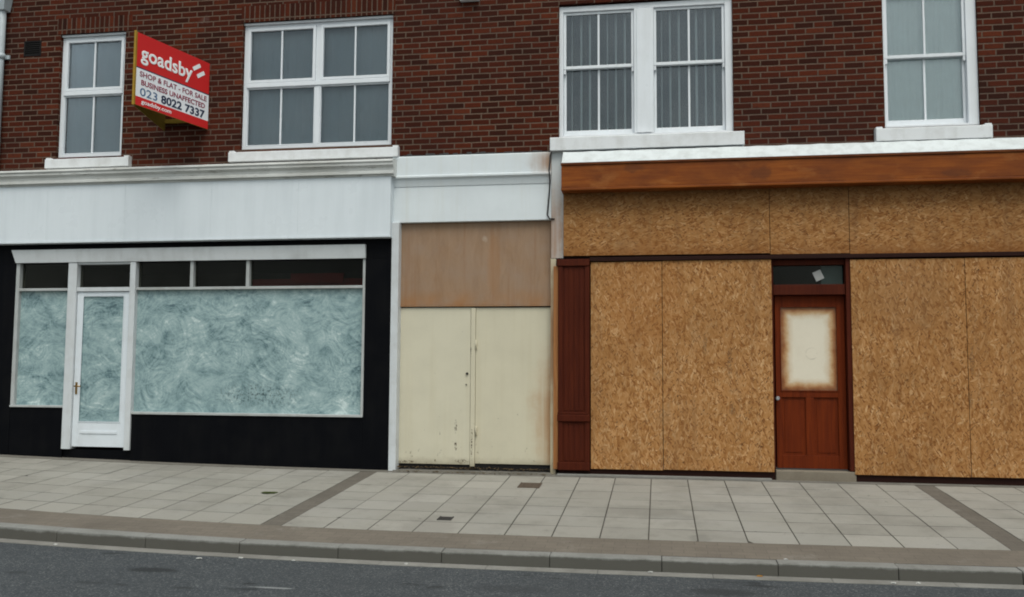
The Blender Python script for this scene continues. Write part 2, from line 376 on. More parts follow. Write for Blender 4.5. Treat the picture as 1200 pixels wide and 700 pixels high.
def stained(name, base, stain, centre, half, soft, streak=.6, amt=.9, rough=.5, chips=True):
    # a rusty leak mark of its own shape round `centre` on otherwise plain paint
    t = NT(name); x, y, z = t.xyz()
    a = t.noise(2.5, 5, .6); c = t.mix(t.rng(a, .4, .72, 0, .25), base, tuple(q*.72 for q in base))
    st = t.noise(1., 4, .6, t.scale(13, 13, .6)); c = t.mix(t.rng(st, .5, .8, 0, .25), c, tuple(q*p for q, p in zip(base, (.8,.74,.62))))
    wob = t.math('MULTIPLY', t.math('SUBTRACT', t.noise(3.3, 5, .65), .5), soft*2.2)
    dx = t.math('DIVIDE', t.math('ABSOLUTE', t.math('SUBTRACT', x, centre[0])), half[0]); dz = t.math('DIVIDE', t.math('ABSOLUTE', t.math('SUBTRACT', z, centre[1])), half[1])
    d = t.math('ADD', t.math('SQRT', t.math('ADD', t.math('MULTIPLY', dx, dx), t.math('MULTIPLY', dz, dz))), wob)
    m = t.math('MULTIPLY', t.rng(d, .15, 1.25, 1, 0, True), t.rng(st, .2, .62, 1-streak, 1))
    c = t.mix(t.math('MULTIPLY', m, amt), c, stain)
    if chips:
        ch = t.noise(1., 5, .7, t.scale(24, 24, 10)); low = t.rng(z, H-1.3, H-.5, .1, 0)
        c = t.mix(t.rng(t.math('ADD', ch, low), .71, .75, 0, .8), c, (.10,.075,.05))
    if chips:                                          # flaked strips on the left leaf
        for px, py, ra, rb in ((534,500,.02,.10), (534,523,.018,.09), (540,541,.10,.035), (553,520,.012,.22), (475,541,.2,.02), (552,410,.01,.1)):
            m = t.math('MULTIPLY', t.spot(x, z, PX(px,py,.06), PZ(px,py,.06), ra, rb, .9, 22.), t.rng(t.noise(45, 4, .7), .46, .56))
            c = t.mix(m, c, (.07,.05,.032))
        c = t.mix(t.rng(t.math('ADD', z, t.math('MULTIPLY', t.math('SUBTRACT', t.noise(9, 5, .7), .5), .16)), H-1.27, H-1.15, .6, 0), c, (.24,.20,.13))
    return t.done(c, rough, t.bump(t.noise(18, 4), .06, .004), .35)
M['cream_l'] = stained('cream_door_paint', (.57,.535,.415), (.30,.17,.07), (-9, 0), (.2,.2), .3)
M['cream_r'] = stained('cream_door_paint_rusty', (.56,.52,.395), (.38,.175,.055), (PX(646,470,.06)+.03, PZ(630,490,.06)), (.30,1.0), .5, .7, .8)
M['pil_r'] = stained('white_render_rusty', (.55,.58,.585), (.30,.145,.062), (PX(650,245), PZ(650,280)), (.17,.75), .5, .62, .92)
M['midstain'] = stained('white_render_fascia', (.66,.71,.735), (.30,.155,.07), (PX(641,195), PZ(636,190)), (.26,.20), .45, .6, .9, .5, False)
M['jamb'] = stained('stained_cream_jamb', (.50,.44,.31), (.25,.115,.042), (PX(648,400), PZ(648,400)), (.3,1.0), .6, .5, .85)
def mat_ply():
    t = NT('weathered_plywood'); x, y, z = t.xyz()
    g = t.noise(1., 6, .68, t.scale(10, 10, 2.2), .8); b = t.noise(2.6, 6, .7)
    c = t.ramp(g, [(.25,(.232,.138,.078)), (.5,(.275,.172,.102)), (.75,(.315,.205,.128))])
    c = t.mix(t.rng(b, .4, .7, 0, .6), c, (.275,.198,.145))
    c = t.mix(t.rng(t.noise(1., 4, .6, t.scale(11, 11, .35, (0,0,0), t.vmath('ADD', t.pos, (5,0,3)))), .56, .7, 0, .4), c, (.23,.105,.045))
    c = t.mix(t.math('MULTIPLY', t.rng(z, PZ(560,357,.05), PZ(560,338,.05), .8, 0), t.rng(t.noise(4, 4), .35, .65)), c, (.30,.135,.045))
    dx = t.math('SUBTRACT', x, PX(568,280,.05)); dz = t.math('SUBTRACT', z, PZ(568,280,.05))
    d = t.math('SQRT', t.math('ADD', t.math('MULTIPLY', dx, dx), t.math('MULTIPLY', dz, dz)))
    d = t.math('ADD', d, t.math('MULTIPLY', t.math('SUBTRACT', t.noise(16, 4), .5), .1))
    c = t.mix(t.rng(d, .015, .05, .45, 0), c, (.46,.39,.31))
    c = t.mix(t.math('MULTIPLY', t.spot(x, z, PX(578,310), PZ(578,310), .10, .55, .5, 5.), .45), c, (.29,.15,.068))
    return t.done(c, .6, t.bump(g, .1, .003), .35)
M['ply'] = mat_ply()
def mat_beam():
    t = NT('stained_fascia_board'); x, y, z = t.xyz()
    n1 = t.noise(1., 5, .62, t.scale(1.1, 20, 20), 1.2); n2 = t.noise(1., 5, .65, t.scale(1.6, 3, 5))
    c = t.ramp(n1, [(.25,(.150,.036,.0052)), (.5,(.220,.058,.0078)), (.78,(.29,.088,.013))])
    c = t.mix(t.rng(n2, .42, .68, 0, .75), c, (.115,.030,.0075))
    c = t.mix(t.rng(t.noise(1., 5, .65, t.scale(2.3, 3, 4, (0,0,0), t.vmath('ADD', t.pos, (7,2,1)))), .56, .72, 0, .6), c, (.30,.115,.030))
    for px, py, ra, rb in ((893,203,.15,.10), (742,197,.16,.06), (1120,203,.22,.05)):
        c = t.mix(t.math('MULTIPLY', t.spot(x, z, PX(px,py,-.3), PZ(px,py,-.3), ra, rb, .9, 7.), .5), c, (.075,.024,.010))
    c = t.mix(t.rng(t.math('ADD', t.math('SUBTRACT', H+2.632, z), t.math('MULTIPLY', t.math('SUBTRACT', t.noise(4, 5, .7), .5), .07)), .01, .05, .7, 0), c, (.06,.018,.008))
    return t.done(c, .55, t.bump(n1, .15, .003), .15)
M['bfascia'] = mat_beam()
M['spare'] = mat_wood('spare_board', (.125,.032,.0070), (.185,.050,.0105), (.235,.070,.0155), 'x', .55, .3, (.09,.028,.011), .15, .6)
M['bwood'] = mat_wood('dark_red_hardwood', (.038,.0060,.0022), (.062,.0098,.0028), (.084,.0150,.0038), 'z', .6, .12, (.09,.03,.012), .12)
M['bdoor'] = mat_wood('red_brown_door_wood', (.072,.0098,.0012), (.118,.0168,.0016), (.165,.0265,.0024), 'z', .55, .15, (.03,.008,.004), .12, .6)
M['ochre'] = mat_wood('raw_orange_batten', (.21,.075,.018), (.31,.125,.034), (.38,.18,.06), 'z', .6, .3, (.1,.04,.02))
M['headwood'] = mat_wood('dark_head_rail', (.014,.0045,.0033), (.020,.006,.004), (.028,.009,.005), 'x', .6, .1, spec=.12)
M['glass'] = mat_glass('window_glass', (.95,.975,.975)); M['glass_dark'] = mat_glass('dusty_glass', (.62,.62,.58), (.75,.75,.75), .006, .34)
M['wash'] = mat_whitewash()
M['blind'] = flat('grey_roller_blind', (.285,.340,.375), .8, .2, .12, 1.3)
M['slat'] = flat('grey_blind_slat', (.030,.040,.046), .8, .2, .1, 3.); M['slat_lit'] = flat('blind_edge_lit_tone', (.62,.68,.68), .8, .2, .1, 3.)
M['net'] = flat('pale_net_curtain', (.84,.89,.86), .9, .1, .06, 2.)
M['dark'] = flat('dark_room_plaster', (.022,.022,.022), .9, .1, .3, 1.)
M['room'] = flat('bare_shop_plaster', (.07,.055,.036), .9, .1, .5, 1.2)
M['leadgrey'] = flat('dark_grey_lead', (.045,.047,.048), .6, .4, .4, 8.)  # the flashing's own dark grey
M['vent'] = flat('blackened_vent', (.012,.011,.011), .8, .2, .3, 20.)
M['leadwhite'] = paint('white_painted_lead', (.57,.61,.62), (.3,.31,.3), .6, .5, .3, 7., .2)
M['pipe'] = paint('pale_grey_pipe_paint', (.40,.45,.48), (.2,.21,.21), .5, .5, .5, 4.)
M['red'] = flat('red_sign_vinyl', (.60,.022,.022), .5, .3, .08, 3.); M['signwhite'] = flat('white_sign_vinyl', (.82,.84,.88), .5, .3, .04, 3.)
M['textwhite'] = flat('white_letter_vinyl', (.88,.89,.90), .5, .3, .03, 3.); M['maroon'] = flat('maroon_letter_vinyl', (.26,.022,.058), .5, .3, .03, 3.)
M['blue'] = flat('blue_letter_vinyl', (.070,.145,.27), .5, .3, .03, 3.); M['navy'] = flat('navy_letter_vinyl', (.022,.034,.075), .5, .3, .03, 3.)
M['signback'] = flat('yellow_ply_edge', (.36,.215,.022), .7, .3, .35, 9.); M['bracket'] = flat('olive_timber_strut', (.155,.105,.012), .8, .2, .4, 9.)
M['brass'] = flat('worn_brass', (.34,.21,.07), .35, .5, .5, 30., Metallic=.8); M['steel'] = flat('dull_steel', (.45,.45,.46), .4, .5, .3, 30., Metallic=.8)
M['iron'] = flat('rusty_iron_cover', (.085,.063,.046), .85, .3, .5, 25.); M['irond'] = flat('dark_iron_cover', (.040,.038,.036), .8, .3, .4, 25.)
M['cable'] = flat('dark_cable_sheath', (.030,.028,.027), .7, .3, .2, 9.)
M['tile'] = mat_tile()
M['joint'] = mat_concrete('sanded_joint', (.060,.055,.046), (.035,.032,.027))
M['band'] = mat_blocks('dark_block_band', ((.122,.109,.092),(.140,.125,.106)), (.098,.087,.073), .2, .1)
M['border'] = mat_blocks('brown_block_border', ((.150,.130,.107),(.166,.144,.118)), (.118,.103,.085), .2, .1)
M['margin'] = mat_concrete('concrete_margin', (.165,.155,.135), (.075,.068,.055), 3.)
def mat_kerb():                                    # road film splashed up the kerb, ragged along its upper edge
    t = NT('kerb_concrete'); x, y, z = t.xyz()
    n = t.noise(2.2, 6, .68); f = t.noise(70, 3, .7)
    c = t.mix(t.rng(n, .4, .72, 0, .5), (.225,.226,.212), (.12,.117,.105))
    c = t.mix(t.rng(f, .35, .75, 0, .35), c, (.10,.10,.095))
    xr = t.math('MINIMUM', t.math('ADD', x, 2.), 0.); zz = t.math('SUBTRACT', z, t.math('MULTIPLY', t.math('MULTIPLY', xr, xr), .0018))
    film = t.math('ADD', zz, t.math('MULTIPLY', t.math('SUBTRACT', t.noise(7, 5, .7), .5), .05))
    c = t.mix(t.rng(film, .084, .106, .88, 0), c, (.066,.063,.053))
    return t.done(c, .88, t.bump(t.math('ADD', n, f), .3, .005), .2)
M['kerb'] = mat_kerb(); M['strip'] = mat_concrete('sill_concrete', (.22,.215,.20), (.12,.115,.10), 3.)
M['channel'] = mat_concrete('gutter_channel', (.24,.235,.215), (.115,.108,.095), 2.6, 60, dirt=.7)
M['step'] = mat_concrete('worn_step_concrete', (.225,.195,.152), (.14,.115,.085), 5.)
M['road'] = mat_asphalt()
M['litter'] = flat('white_litter_paper', (.46,.46,.44), .8, .2, .2, 40.); M['leaf'] = flat('yellow_dead_leaf', (.30,.14,.025), .7, .2, .3, 60.)
M['moss'] = flat('dull_green_moss', (.045,.058,.018), .95, .1, .5, 60.)
M['debris'] = flat('brown_leaf_debris', (.09,.062,.032), .95, .1, .6, 60.)
def mat_paper(cx, cz, hx, hz):
    t = NT('brown_edged_paper'); x, y, z = t.xyz()
    wob = t.math('MULTIPLY', t.math('SUBTRACT', t.noise(6, 6, .7), .5), .11)
    ex = t.math('SUBTRACT', hx, t.math('ABSOLUTE', t.math('SUBTRACT', x, cx))); ez = t.math('SUBTRACT', hz, t.math('ABSOLUTE', t.math('SUBTRACT', z, cz)))
    d = t.math('ADD', t.math('MINIMUM', ex, ez), wob)
    c = t.ramp(t.rng(d, -.01, .16), [(0,(.13,.034,.007)), (.25,(.27,.10,.028)), (.48,(.47,.29,.14)), (.72,(.60,.51,.38)), (1,(.67,.615,.50))])
    n = t.noise(4, 5, .65); c = t.mix(t.rng(n, .45, .7, 0, .35), c, t.mix(.5, c, (.45,.38,.28)))
    # a few old scratches in the middle: rings and ticks
    r = t.math('SQRT', t.math('ADD', t.math('POWER', t.math('SUBTRACT', x, cx+.035), 2.), t.math('POWER', t.math('SUBTRACT', z, cz-.06), 2.)))
    ring = t.math('MULTIPLY', t.rng(t.math('ABSOLUTE', t.math('SUBTRACT', r, .07)), .004, .012, 1, 0), t.rng(t.noise(9, 3), .45, .6))
    sc = t.math('MULTIPLY', t.rng(t.noise(1., 5, .7, t.scale(45, 45, 30)), .63, .68), t.rng(r, .1, .24, 1, 0))
    c = t.mix(t.math('MULTIPLY', t.math('MAXIMUM', ring, sc), .3), c, (.22,.18,.13))
    return t.done(c, .55, None, .35, **{'Coat Weight': .25, 'Coat Roughness': .1})

# ------------------------------------------------------------------ ground
def yk(x):
    if x < -1.5: return .0080*(x+1.5)**2 if x > -9 else .45 - .12*(x+9)
    return .0038*(x+1.5)**2 if x < 6 else .214 + .057*(x-6)
TB, TF, KB, KE = -.2, -3.29, -3.82, -3.957          # tile back, tile front, kerb back, kerb edge
def gz(x, y): return H - 1.335 + .06*y + rise(x)
XS = [-40, -30, -22, -18] + [-16+.5*i for i in range(57)] + [14, 18, 24, 32, 40]
def sheet(mb, f0, f1, dz=0., xs=XS, n=1):
    for a, b in zip(xs, xs[1:]):
        for i in range(n):
            def P(x, t): y = f0(x)+(f1(x)-f0(x))*t; return (x, y, gz(x, y)+dz)
            mb.quad(P(a,(i+1)/n), P(b,(i+1)/n), P(b,i/n), P(a,i/n))
mb = MB()
g = MB(); zr = 0.
for a, b in zip(XS, XS[1:]):
    def rz(x): return rise(x) + 0.
    g.quad((a,-400,rz(a)), (b,-400,rz(b)), (b,KE+yk(b)+.05,rz(b)), (a,KE+yk(a)+.05,rz(a)))
g.build('road', M['road'], kind='structure')
gr = MB(); gr.quad((-900,-900,-.6),(900,-900,-.6),(900,900,-.6),(-900,900,-.6)); gr.build('ground', M['joint'], kind='structure')
# pavement: joint bed, slabs, dark bands, block border, concrete margin
mb.mi = 0; sheet(mb, lambda x: TB+.01, lambda x: TF+yk(x), -.0022)
mb.mi = 3; sheet(mb, lambda x: .6, lambda x: TB+.01, 0., n=2)
mb.mi = 2; sheet(mb, lambda x: TF+yk(x), lambda x: KB+yk(x)-.004, 0., n=2)
BANDS = ((-3.84, -3.63), (2.98, 3.19)); PIT = .4407; ROWS = 7
cols = [(-3.63+i*PIT, -3.63+(i+1)*PIT) for i in range(15)] + [(-3.84-(i+1)*PIT, -3.84-i*PIT) for i in range(28)] + [(3.19+i*PIT, 3.19+(i+1)*PIT) for i in range(22)]
for x0, x1 in cols:
    for r in range(ROWS):
        t0, t1 = r/ROWS, (r+1)/ROWS; jx, jj = .0058, .0095
        def P(x, t): y = TB+(TF+yk(x)-TB)*t; return Vector((x, y, gz(x, y)))
        q = [P(x0,t1), P(x1,t1), P(x1,t0), P(x0,t0)]; cc = sum(q, Vector())/4
        dz = random.uniform(-.0008, .0012); tl = random.uniform(-.0012, .0012)
        top = []
        for k, v in enumerate(q):
            w = v.copy(); w.x += jx if v.x < cc.x else -jx; w.y += jj if v.y < cc.y else -jj
            w.z += dz + tl*((v.x-cc.x)/.22); top.append(w)
        mb.mi = 1
        low = [v - Vector((0,0,.03)) for v in top]
        mb.hexa([tuple(v) for v in low+top], .0012)
mb.mi = 4
for a, b in BANDS:
    for r in range(4):
        def P(x, t): y = TB+(TF+yk(x)-TB)*t; return (x, y, gz(x, y)-.002)
        mb.quad(P(a+.004,(r+1)/4), P(b-.004,(r+1)/4), P(b-.004,r/4), P(a+.004,r/4))
mb.build('pavement', [M['joint'], M['tile'], M['border'], M['margin'], M['band']], kind='structure')
# kerb stones and gutter channel
kb = MB(); ch = MB(); KP = .935; xk0 = GP(644, 652, .1)[0]
for i in range(-22, 22):
    a, b = xk0+i*KP+.0018, xk0+(i+1)*KP-.0018
    dz = random.uniform(-.003, .003); dy = random.uniform(-.002, .002)
    def K(x, y, z): return (x, y+yk(x)+dy, z)
    zt = lambda x, y: gz(x, y+yk(x))+dz+.001
    kb.hexa([K(a,KE-.018,rise(a)-.1), K(b,KE-.018,rise(b)-.1), K(b,KB,rise(b)-.1), K(a,KB,rise(a)-.1),
             K(a,KE,zt(a,KE)), K(b,KE,zt(b,KE)), K(b,KB,zt(b,KB)), K(a,KB,zt(a,KB))], .008)
    a, b = a+.41, b+.41
    ch.hexa([(a,KE-.145+yk(a),rise(a)-.08), (b,KE-.145+yk(b),rise(b)-.08), (b,KE-.018+yk(b),rise(b)-.08), (a,KE-.018+yk(a),rise(a)-.08),
             (a,KE-.145+yk(a),rise(a)+.006), (b,KE-.145+yk(b),rise(b)+.006), (b,KE-.02+yk(b),rise(b)+.009), (a,KE-.02+yk(a),rise(a)+.009)], .003)
kb.build('kerb', M['kerb'], kind='structure'); ch.build('gutter', M['channel'], kind='structure')

# ------------------------------------------------------------------ brick building
BX0, BX1, BT = -13., 9., 8.6
ZB = H + 2.50                                     # the brick face stops behind the shop fascias
bld = thing('brick_building', 'dark red brick upper storey with white windows above a row of shops', 'building', (-2, 0, H-1.335))
RV = .06                                          # windows stand back in their openings
def rect(l, t, r, b, Y=RV):                       # pixel edges read at mid height / mid width
    xm, ym = (l+r)/2, (t+b)/2
    return PX(l, ym, Y), PX(r, ym, Y), PZ(xm, b, Y), PZ(xm, t, Y)
w1 = (PX(71.5,112,RV), PX(147.5,112,RV), PZ(110,184,RV)-.01, PZ(110,42,RV))
w2 = (PX(285.5,100,RV), PX(461,100,RV), PZ(372,173,RV)-.01, PZ(372,25.5,RV))
w3 = (PX(655.5,80,RV), PX(858.5,80,RV), PZ(757,159,RV)-.01, PZ(757,3.5,RV))
w4 = (PX(1034,75,RV), PX(1145,75,RV), PZ(1092,149,RV)-.01, PZ(757,3.5,RV))
holes = [(w1[0],w1[1],w1[2],w1[3]+.02), (w2[0],w2[1],w2[2],w2[3]+.02), (w3[0],w3[1],w3[2],w3[3]+.02), (w4[0],w4[1],w4[2],w4[3]+.02)]
lint1 = (w1[0]-.06, w1[1]+.1, w1[3]+.02, w1[3]+.02+.235); lint2 = (w2[0]-.03, w2[1]+.03, w2[3]+.02, w2[3]+.02+.235)
vent = (PX(28,56), PX(48.5,56), PZ(38,66.5), PZ(38,48))
cuts = holes + [lint1, lint2, vent]
wl = MB()
xs = sorted({BX0, BX1, *[h[0] for h in cuts], *[h[1] for h in cuts]}); zs = sorted({ZB, BT, *[h[2] for h in cuts], *[h[3] for h in cuts]})
for a, b in zip(xs, xs[1:]):
    for c, d in zip(zs, zs[1:]):
        mx, mz = (a+b)/2, (c+d)/2
        if any(h[0] < mx < h[1] and h[2] < mz < h[3] for h in cuts): continue
        wl.quad((a,0,c), (b,0,c), (b,0,d), (a,0,d))
for h in cuts:
    dp = .22 if h in holes else .05
    a, b, c, d = h
    wl.quad((a,0,c),(a,0,d),(a,dp,d),(a,dp,c)); wl.quad((b,0,d),(b,0,c),(b,dp,c),(b,dp,d))
    wl.quad((a,0,d),(b,0,d),(b,dp,d),(a,dp,d)); wl.quad((a,0,c),(a,dp,c),(b,dp,c),(b,0,c))
# underside, top, ends and back so the block is solid from every side
wl.quad((BX0,0,BT),(BX1,0,BT),(BX1,7,BT),(BX0,7,BT)); wl.quad((BX0,7,0),(BX0,7,BT),(BX1,7,BT),(BX1,7,0))
wl.quad((BX0,0,0),(BX0,0,BT),(BX0,7,BT),(BX0,7,0)); wl.quad((BX1,0,0),(BX1,7,0),(BX1,7,BT),(BX1,0,BT))
for a, b in ((BX0, PX(0,400)-.45), (PX(1200,400)+2.2, BX1)):            # brick piers beyond both shops
    wl.quad((a,-.002,0),(b,-.002,0),(b,-.002,ZB),(a,-.002,ZB))
wl.build('wall', M['brick'], bld)
rm = MB()
def room(x0, x1, z0, z1, y0, y1):
    rm.quad((x0,y1,z0),(x1,y1,z0),(x1,y1,z1),(x0,y1,z1)); rm.quad((x0,y0,z0),(x0,y1,z0),(x0,y1,z1),(x0,y0,z1))
    rm.quad((x1,y0,z0),(x1,y0,z1),(x1,y1,z1),(x1,y1,z0)); rm.quad((x0,y0,z1),(x0,y1,z1),(x1,y1,z1),(x1,y0,z1)); rm.quad((x0,y0,z0),(x1,y0,z0),(x1,y1,z0),(x0,y1,z0))
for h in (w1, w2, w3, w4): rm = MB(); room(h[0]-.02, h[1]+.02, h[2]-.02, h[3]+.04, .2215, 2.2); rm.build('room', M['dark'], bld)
rm = MB(); room(-9.75, -3.6, H-1.2, H+1.75, .12, 4.2); rm.build('shop_room', M['room'], bld)
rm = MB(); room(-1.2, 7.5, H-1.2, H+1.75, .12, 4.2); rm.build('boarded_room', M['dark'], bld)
for (a, b, c, d), off in ((lint1, 0), (lint2, 0)):
    m = MB(); n = max(1, round((b-a)/.3))
    for i in range(n):                            # slight camber left in the old soldier course
        xa, xb = a+(b-a)*i/n, a+(b-a)*(i+1)/n
        m.box(xa+.001, xb-.001, -.004, .05, c, d)
    m.build('lintel', M['soldier'], bld)
m = MB(); a, b, c, d = vent
m.frame(a+.004, b-.004, c+.004, d-.004, -.006, .03, .02)
for i in range(6):
    z = c+.03+(d-c-.05)*i/6; m.box(a+.024, b-.024, .002, .02, z, z+.016)
m.box(a+.024, b-.024, .035, .045, c+.02, d-.02)
m.build('air_vent', M['vent'], bld)
m = MB(); x0, x1 = PX(540,1), PX(562,1); m.box(x0, x1, -.08, .0, PZ(551,2.5), PZ(551,2.5)+.32, .008)
m.build('box_cover', M['upvc'], bld, label='white box high on the brick, only its lower edge in view')

def sill(parent, l, r, t, b, Y=-.09, horns=True):
    x0, x1 = PX(l, (t+b)/2, Y), PX(r, (t+b)/2, Y); z1, z0 = PZ((l+r)/2, t, Y), PZ((l+r)/2, b, Y)
    m = MB(); m.prism([(.05,z1+.012),(Y+.008,z1-.004),(Y,z1-.012),(Y,z0+.004),(Y+.004,z0),(.0005,z0),(.0005,z0+.02),(.05,z0+.02)], x0, x1)
    for xe in ((x0, x1-.08) if horns else ()): m.box(xe+.001, xe+.079, Y+.014, -.003, z1-.006, z1+.02, .009)
    m.build('sill', M['sill'], parent)
def casement(win, zm, lights, grey=True):
    x0, x1, z0, z1 = win; zi = z0+.012
    fr = MB(); fw = .05
    fr.box(x0+.001, x0+fw, RV, RV+.07, zi, z1, .005); fr.box(x1-fw, x1-.001, RV, RV+.07, zi, z1, .005)
    fr.box(x0+fw, x1-fw, RV+.002, RV+.068, z1-fw, z1-.001, .005); fr.box(x0+fw, x1-fw, RV+.002, RV+.068, zi+.001, zi+.045, .005)
    fr.box(x0+fw, x1-fw, RV-.012, RV+.066, zm-.035, zm+.028, .006)
    fr.box(x0+.002, x1-.002, RV-.035, RV-.002, z1-.012, z1+.018, .004)     # drip strip under the lintel
    edges = [x0+fw] + [x0+(x1-x0)*i/lights for i in range(1, lights)] + [x1-fw]
    for e in edges[1:-1]:
        fr.box(e-.032, e+.032, RV+.003, RV+.067, zm+.028, z1-fw, .005); fr.box(e-.032, e+.032, RV+.003, RV+.067, zi+.045, zm-.035, .005)
    wo = fr.build('window', M['upvc'], bld)
    for i in range(lights):
        a, b = edges[i] + (.032 if i else 0), edges[i+1] - (.032 if i < lights-1 else 0)
        for lo, hi, op in ((zi+.045, zm-.035, 0), (zm+.028, z1-fw, 1)):
            y = RV+.004-.014*op; m = MB(); w = .042 if op else .016
            m.frame(a+.002, b-.002, lo+.002, hi-.002, y, y+.045, w, .004)
            c = (a+b)/2; m.box(c-.011, c+.011, y+.012, y+.036, lo+w+.002, hi-w-.002, .003)
            m.build('sash', M['upvc'], wo)
            g = MB(); g.box(a+.01, b-.01, y+.038, y+.043, lo+.01, hi-.01); g.build('pane', M['glass'], wo)
    m = MB(); n = 40
    for i in range(n):
        xa, xb = x0+.03+(x1-x0-.06)*i/n, x0+.03+(x1-x0-.06)*(i+1)/n
        f = lambda x: .19+.006*math.sin(x*31)+.004*math.sin(x*13)
        m.quad((xa,f(xa),z0+.02),(xb,f(xb),z0+.02),(xb,f(xb),z1+.01),(xa,f(xa),z1+.01))
    m.build('blind', M['blind'], wo)
    return wo
wo1 = casement(w1, PZ(110,108.5,RV), 1); sill(wo1, 52.5, 150, 185, 196)
wo2 = casement(w2, PZ(372,97,RV), 2); sill(wo2, 267.5, 466, 175, 186.5)
def sashes(win, zm, lights, wl_, wr_, mul=0.):
    x0, x1, z0, z1 = win; zi = z0+.012
    fr = MB()
    fr.box(x0+.001, x0+wl_, RV-.02, RV+.1, zi, z1, .006); fr.box(x1-wr_, x1-.001, RV-.02, RV+.1, zi, z1, .006)
    fr.box(x0+wl_, x1-wr_, RV-.018, RV+.098, z1-.075, z1-.001, .006); fr.box(x0+wl_, x1-wr_, RV-.018, RV+.098, zi+.001, zi+.03, .004)
    if lights == 2:
        m0, m1 = mul; fr.box(m0, m1, RV-.019, RV+.099, zi+.03, z1-.075, .006)
        fr.box(m0+.035, m1-.035, RV-.03, RV-.0192, zi+.035, z1-.08, .004)
        seg = [(x0+wl_, m0), (m1, x1-wr_)]
    else: seg = [(x0+wl_, x1-wr_)]
    wo = fr.build('window', M['white'], bld)
    for a, b in seg:
        m = MB(); m.frame(a+.002, b-.002, zm-.02, z1-.077, RV+.004, RV+.044, .034, .004, wb=.042)
        c = (a+b)/2; m.box(c-.013, c+.013, RV+.012, RV+.036, zm+.022, z1-.111, .003)
        for xe in (a+.002, b-.034): m.box(xe+.001, xe+.031, RV+.006, RV+.042, zm-.085, zm-.0205, .008)   # sash horns
        m.build('sash', M['white'], wo)
        m = MB(); m.frame(a+.002, b-.002, zi+.032, zm+.018, RV+.047, RV+.087, .034, .004, wb=.075, wt=.036)
        m.box(c-.013, c+.013, RV+.055, RV+.079, zi+.107, zm-.018, .003); m.build('sash', M['white'], wo)
        g = MB(); g.box(a+.02, b-.02, RV+.026, RV+.031, zm, z1-.09); g.build('pane', M['glass'], wo)
        g = MB(); g.box(a+.02, b-.02, RV+.069, RV+.074, zi+.06, zm); g.build('pane', M['glass'], wo)
    return wo, seg
zm3 = PZ(757,75.5,RV)
wo3, seg3 = sashes(w3, zm3, 2, .055, .095, (PX(743,80,RV), PX(766,80,RV)))
sill(wo3, 644.5, 872.5, 157, 173, -.12, False)
for a, b in seg3:                                  # vertical slat blinds, turned half open
    m = MB(); n = round((b-a)/.112); rr = random.Random(int(a*100)+900)
    for i in range(n):                             # each slat curls: broad dark face, outer edge coloured pale as if lit
        cx = a+(b-a)*(i+.5)/n + rr.uniform(-.006,.006); e = rr.uniform(.016, .030)
        z0, z1 = w3[2]+.03, w3[3]
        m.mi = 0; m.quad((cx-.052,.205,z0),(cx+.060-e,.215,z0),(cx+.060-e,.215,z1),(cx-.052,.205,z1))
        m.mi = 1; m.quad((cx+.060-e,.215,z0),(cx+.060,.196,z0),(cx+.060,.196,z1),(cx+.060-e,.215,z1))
    m.build('vertical_blind', [M['slat'], M['slat_lit']], wo3)
wo4, seg4 = sashes(w4, PZ(1090,65,RV), 1, .03, .125)
sill(wo4, 1027, 1163.5, 148, 163.5, -.12)
m = MB(); a, b = seg4[0]; n = 90
for i in range(n):
    xa, xb = a-.02+(b-a+.04)*i/n, a-.02+(b-a+.04)*(i+1)/n
    f = lambda x: .158+.003*math.sin(x*47+math.sin(x*9)*2)+.002*math.sin(x*101)
    m.quad((xa,f(xa),w4[2]+.02),(xb,f(xb),w4[2]+.02),(xb,f(xb),w4[3]),(xa,f(xa),w4[3]))
m.build('net_curtain', M['net'], wo4)

# ------------------------------------------------------------------ white and black shopfront
sh = thing('whitewashed_shopfront', 'empty shopfront with black surround, white fascia and whitewashed windows', 'shopfront', (-6.5, -.05, H-1.3))
LX0 = PX(0,300)-.4
zc1, zc0 = H+2.79, H+2.55
m = MB(); xr = PX(460,195,-.26)
m.prism([(-.001,zc1+.012),(-.20,zc1-.004),(-.255,zc1-.018),(-.262,zc1-.045),(-.245,zc1-.066),(-.245,zc1-.092),(-.215,zc1-.125),(-.205,zc1-.165),(-.222,zc1-.172),(-.222,zc1-.205),(-.187,zc1-.212),(-.187,zc0+.004),(-.001,zc0+.004)], LX0, xr)
m.build('cornice', M['peel'], sh)
m = MB(); xr = PX(457.5,240,-.18); zf0, zf1 = H+1.735, H+2.553
px_edges = [LX0, PX(55,250,-.18), PX(146,250,-.18), PX(247,250,-.18), PX(349,250,-.18), xr]
for a, b in zip(px_edges, px_edges[1:]): m.box(a+.0006, b-.0006, -.18, -.005, zf0+.035, zf1, .0012)
m.box(LX0, xr+.004, -.19, -.006, zf0, zf0+.033, .006)
m.build('fascia', M['fascia'], sh)
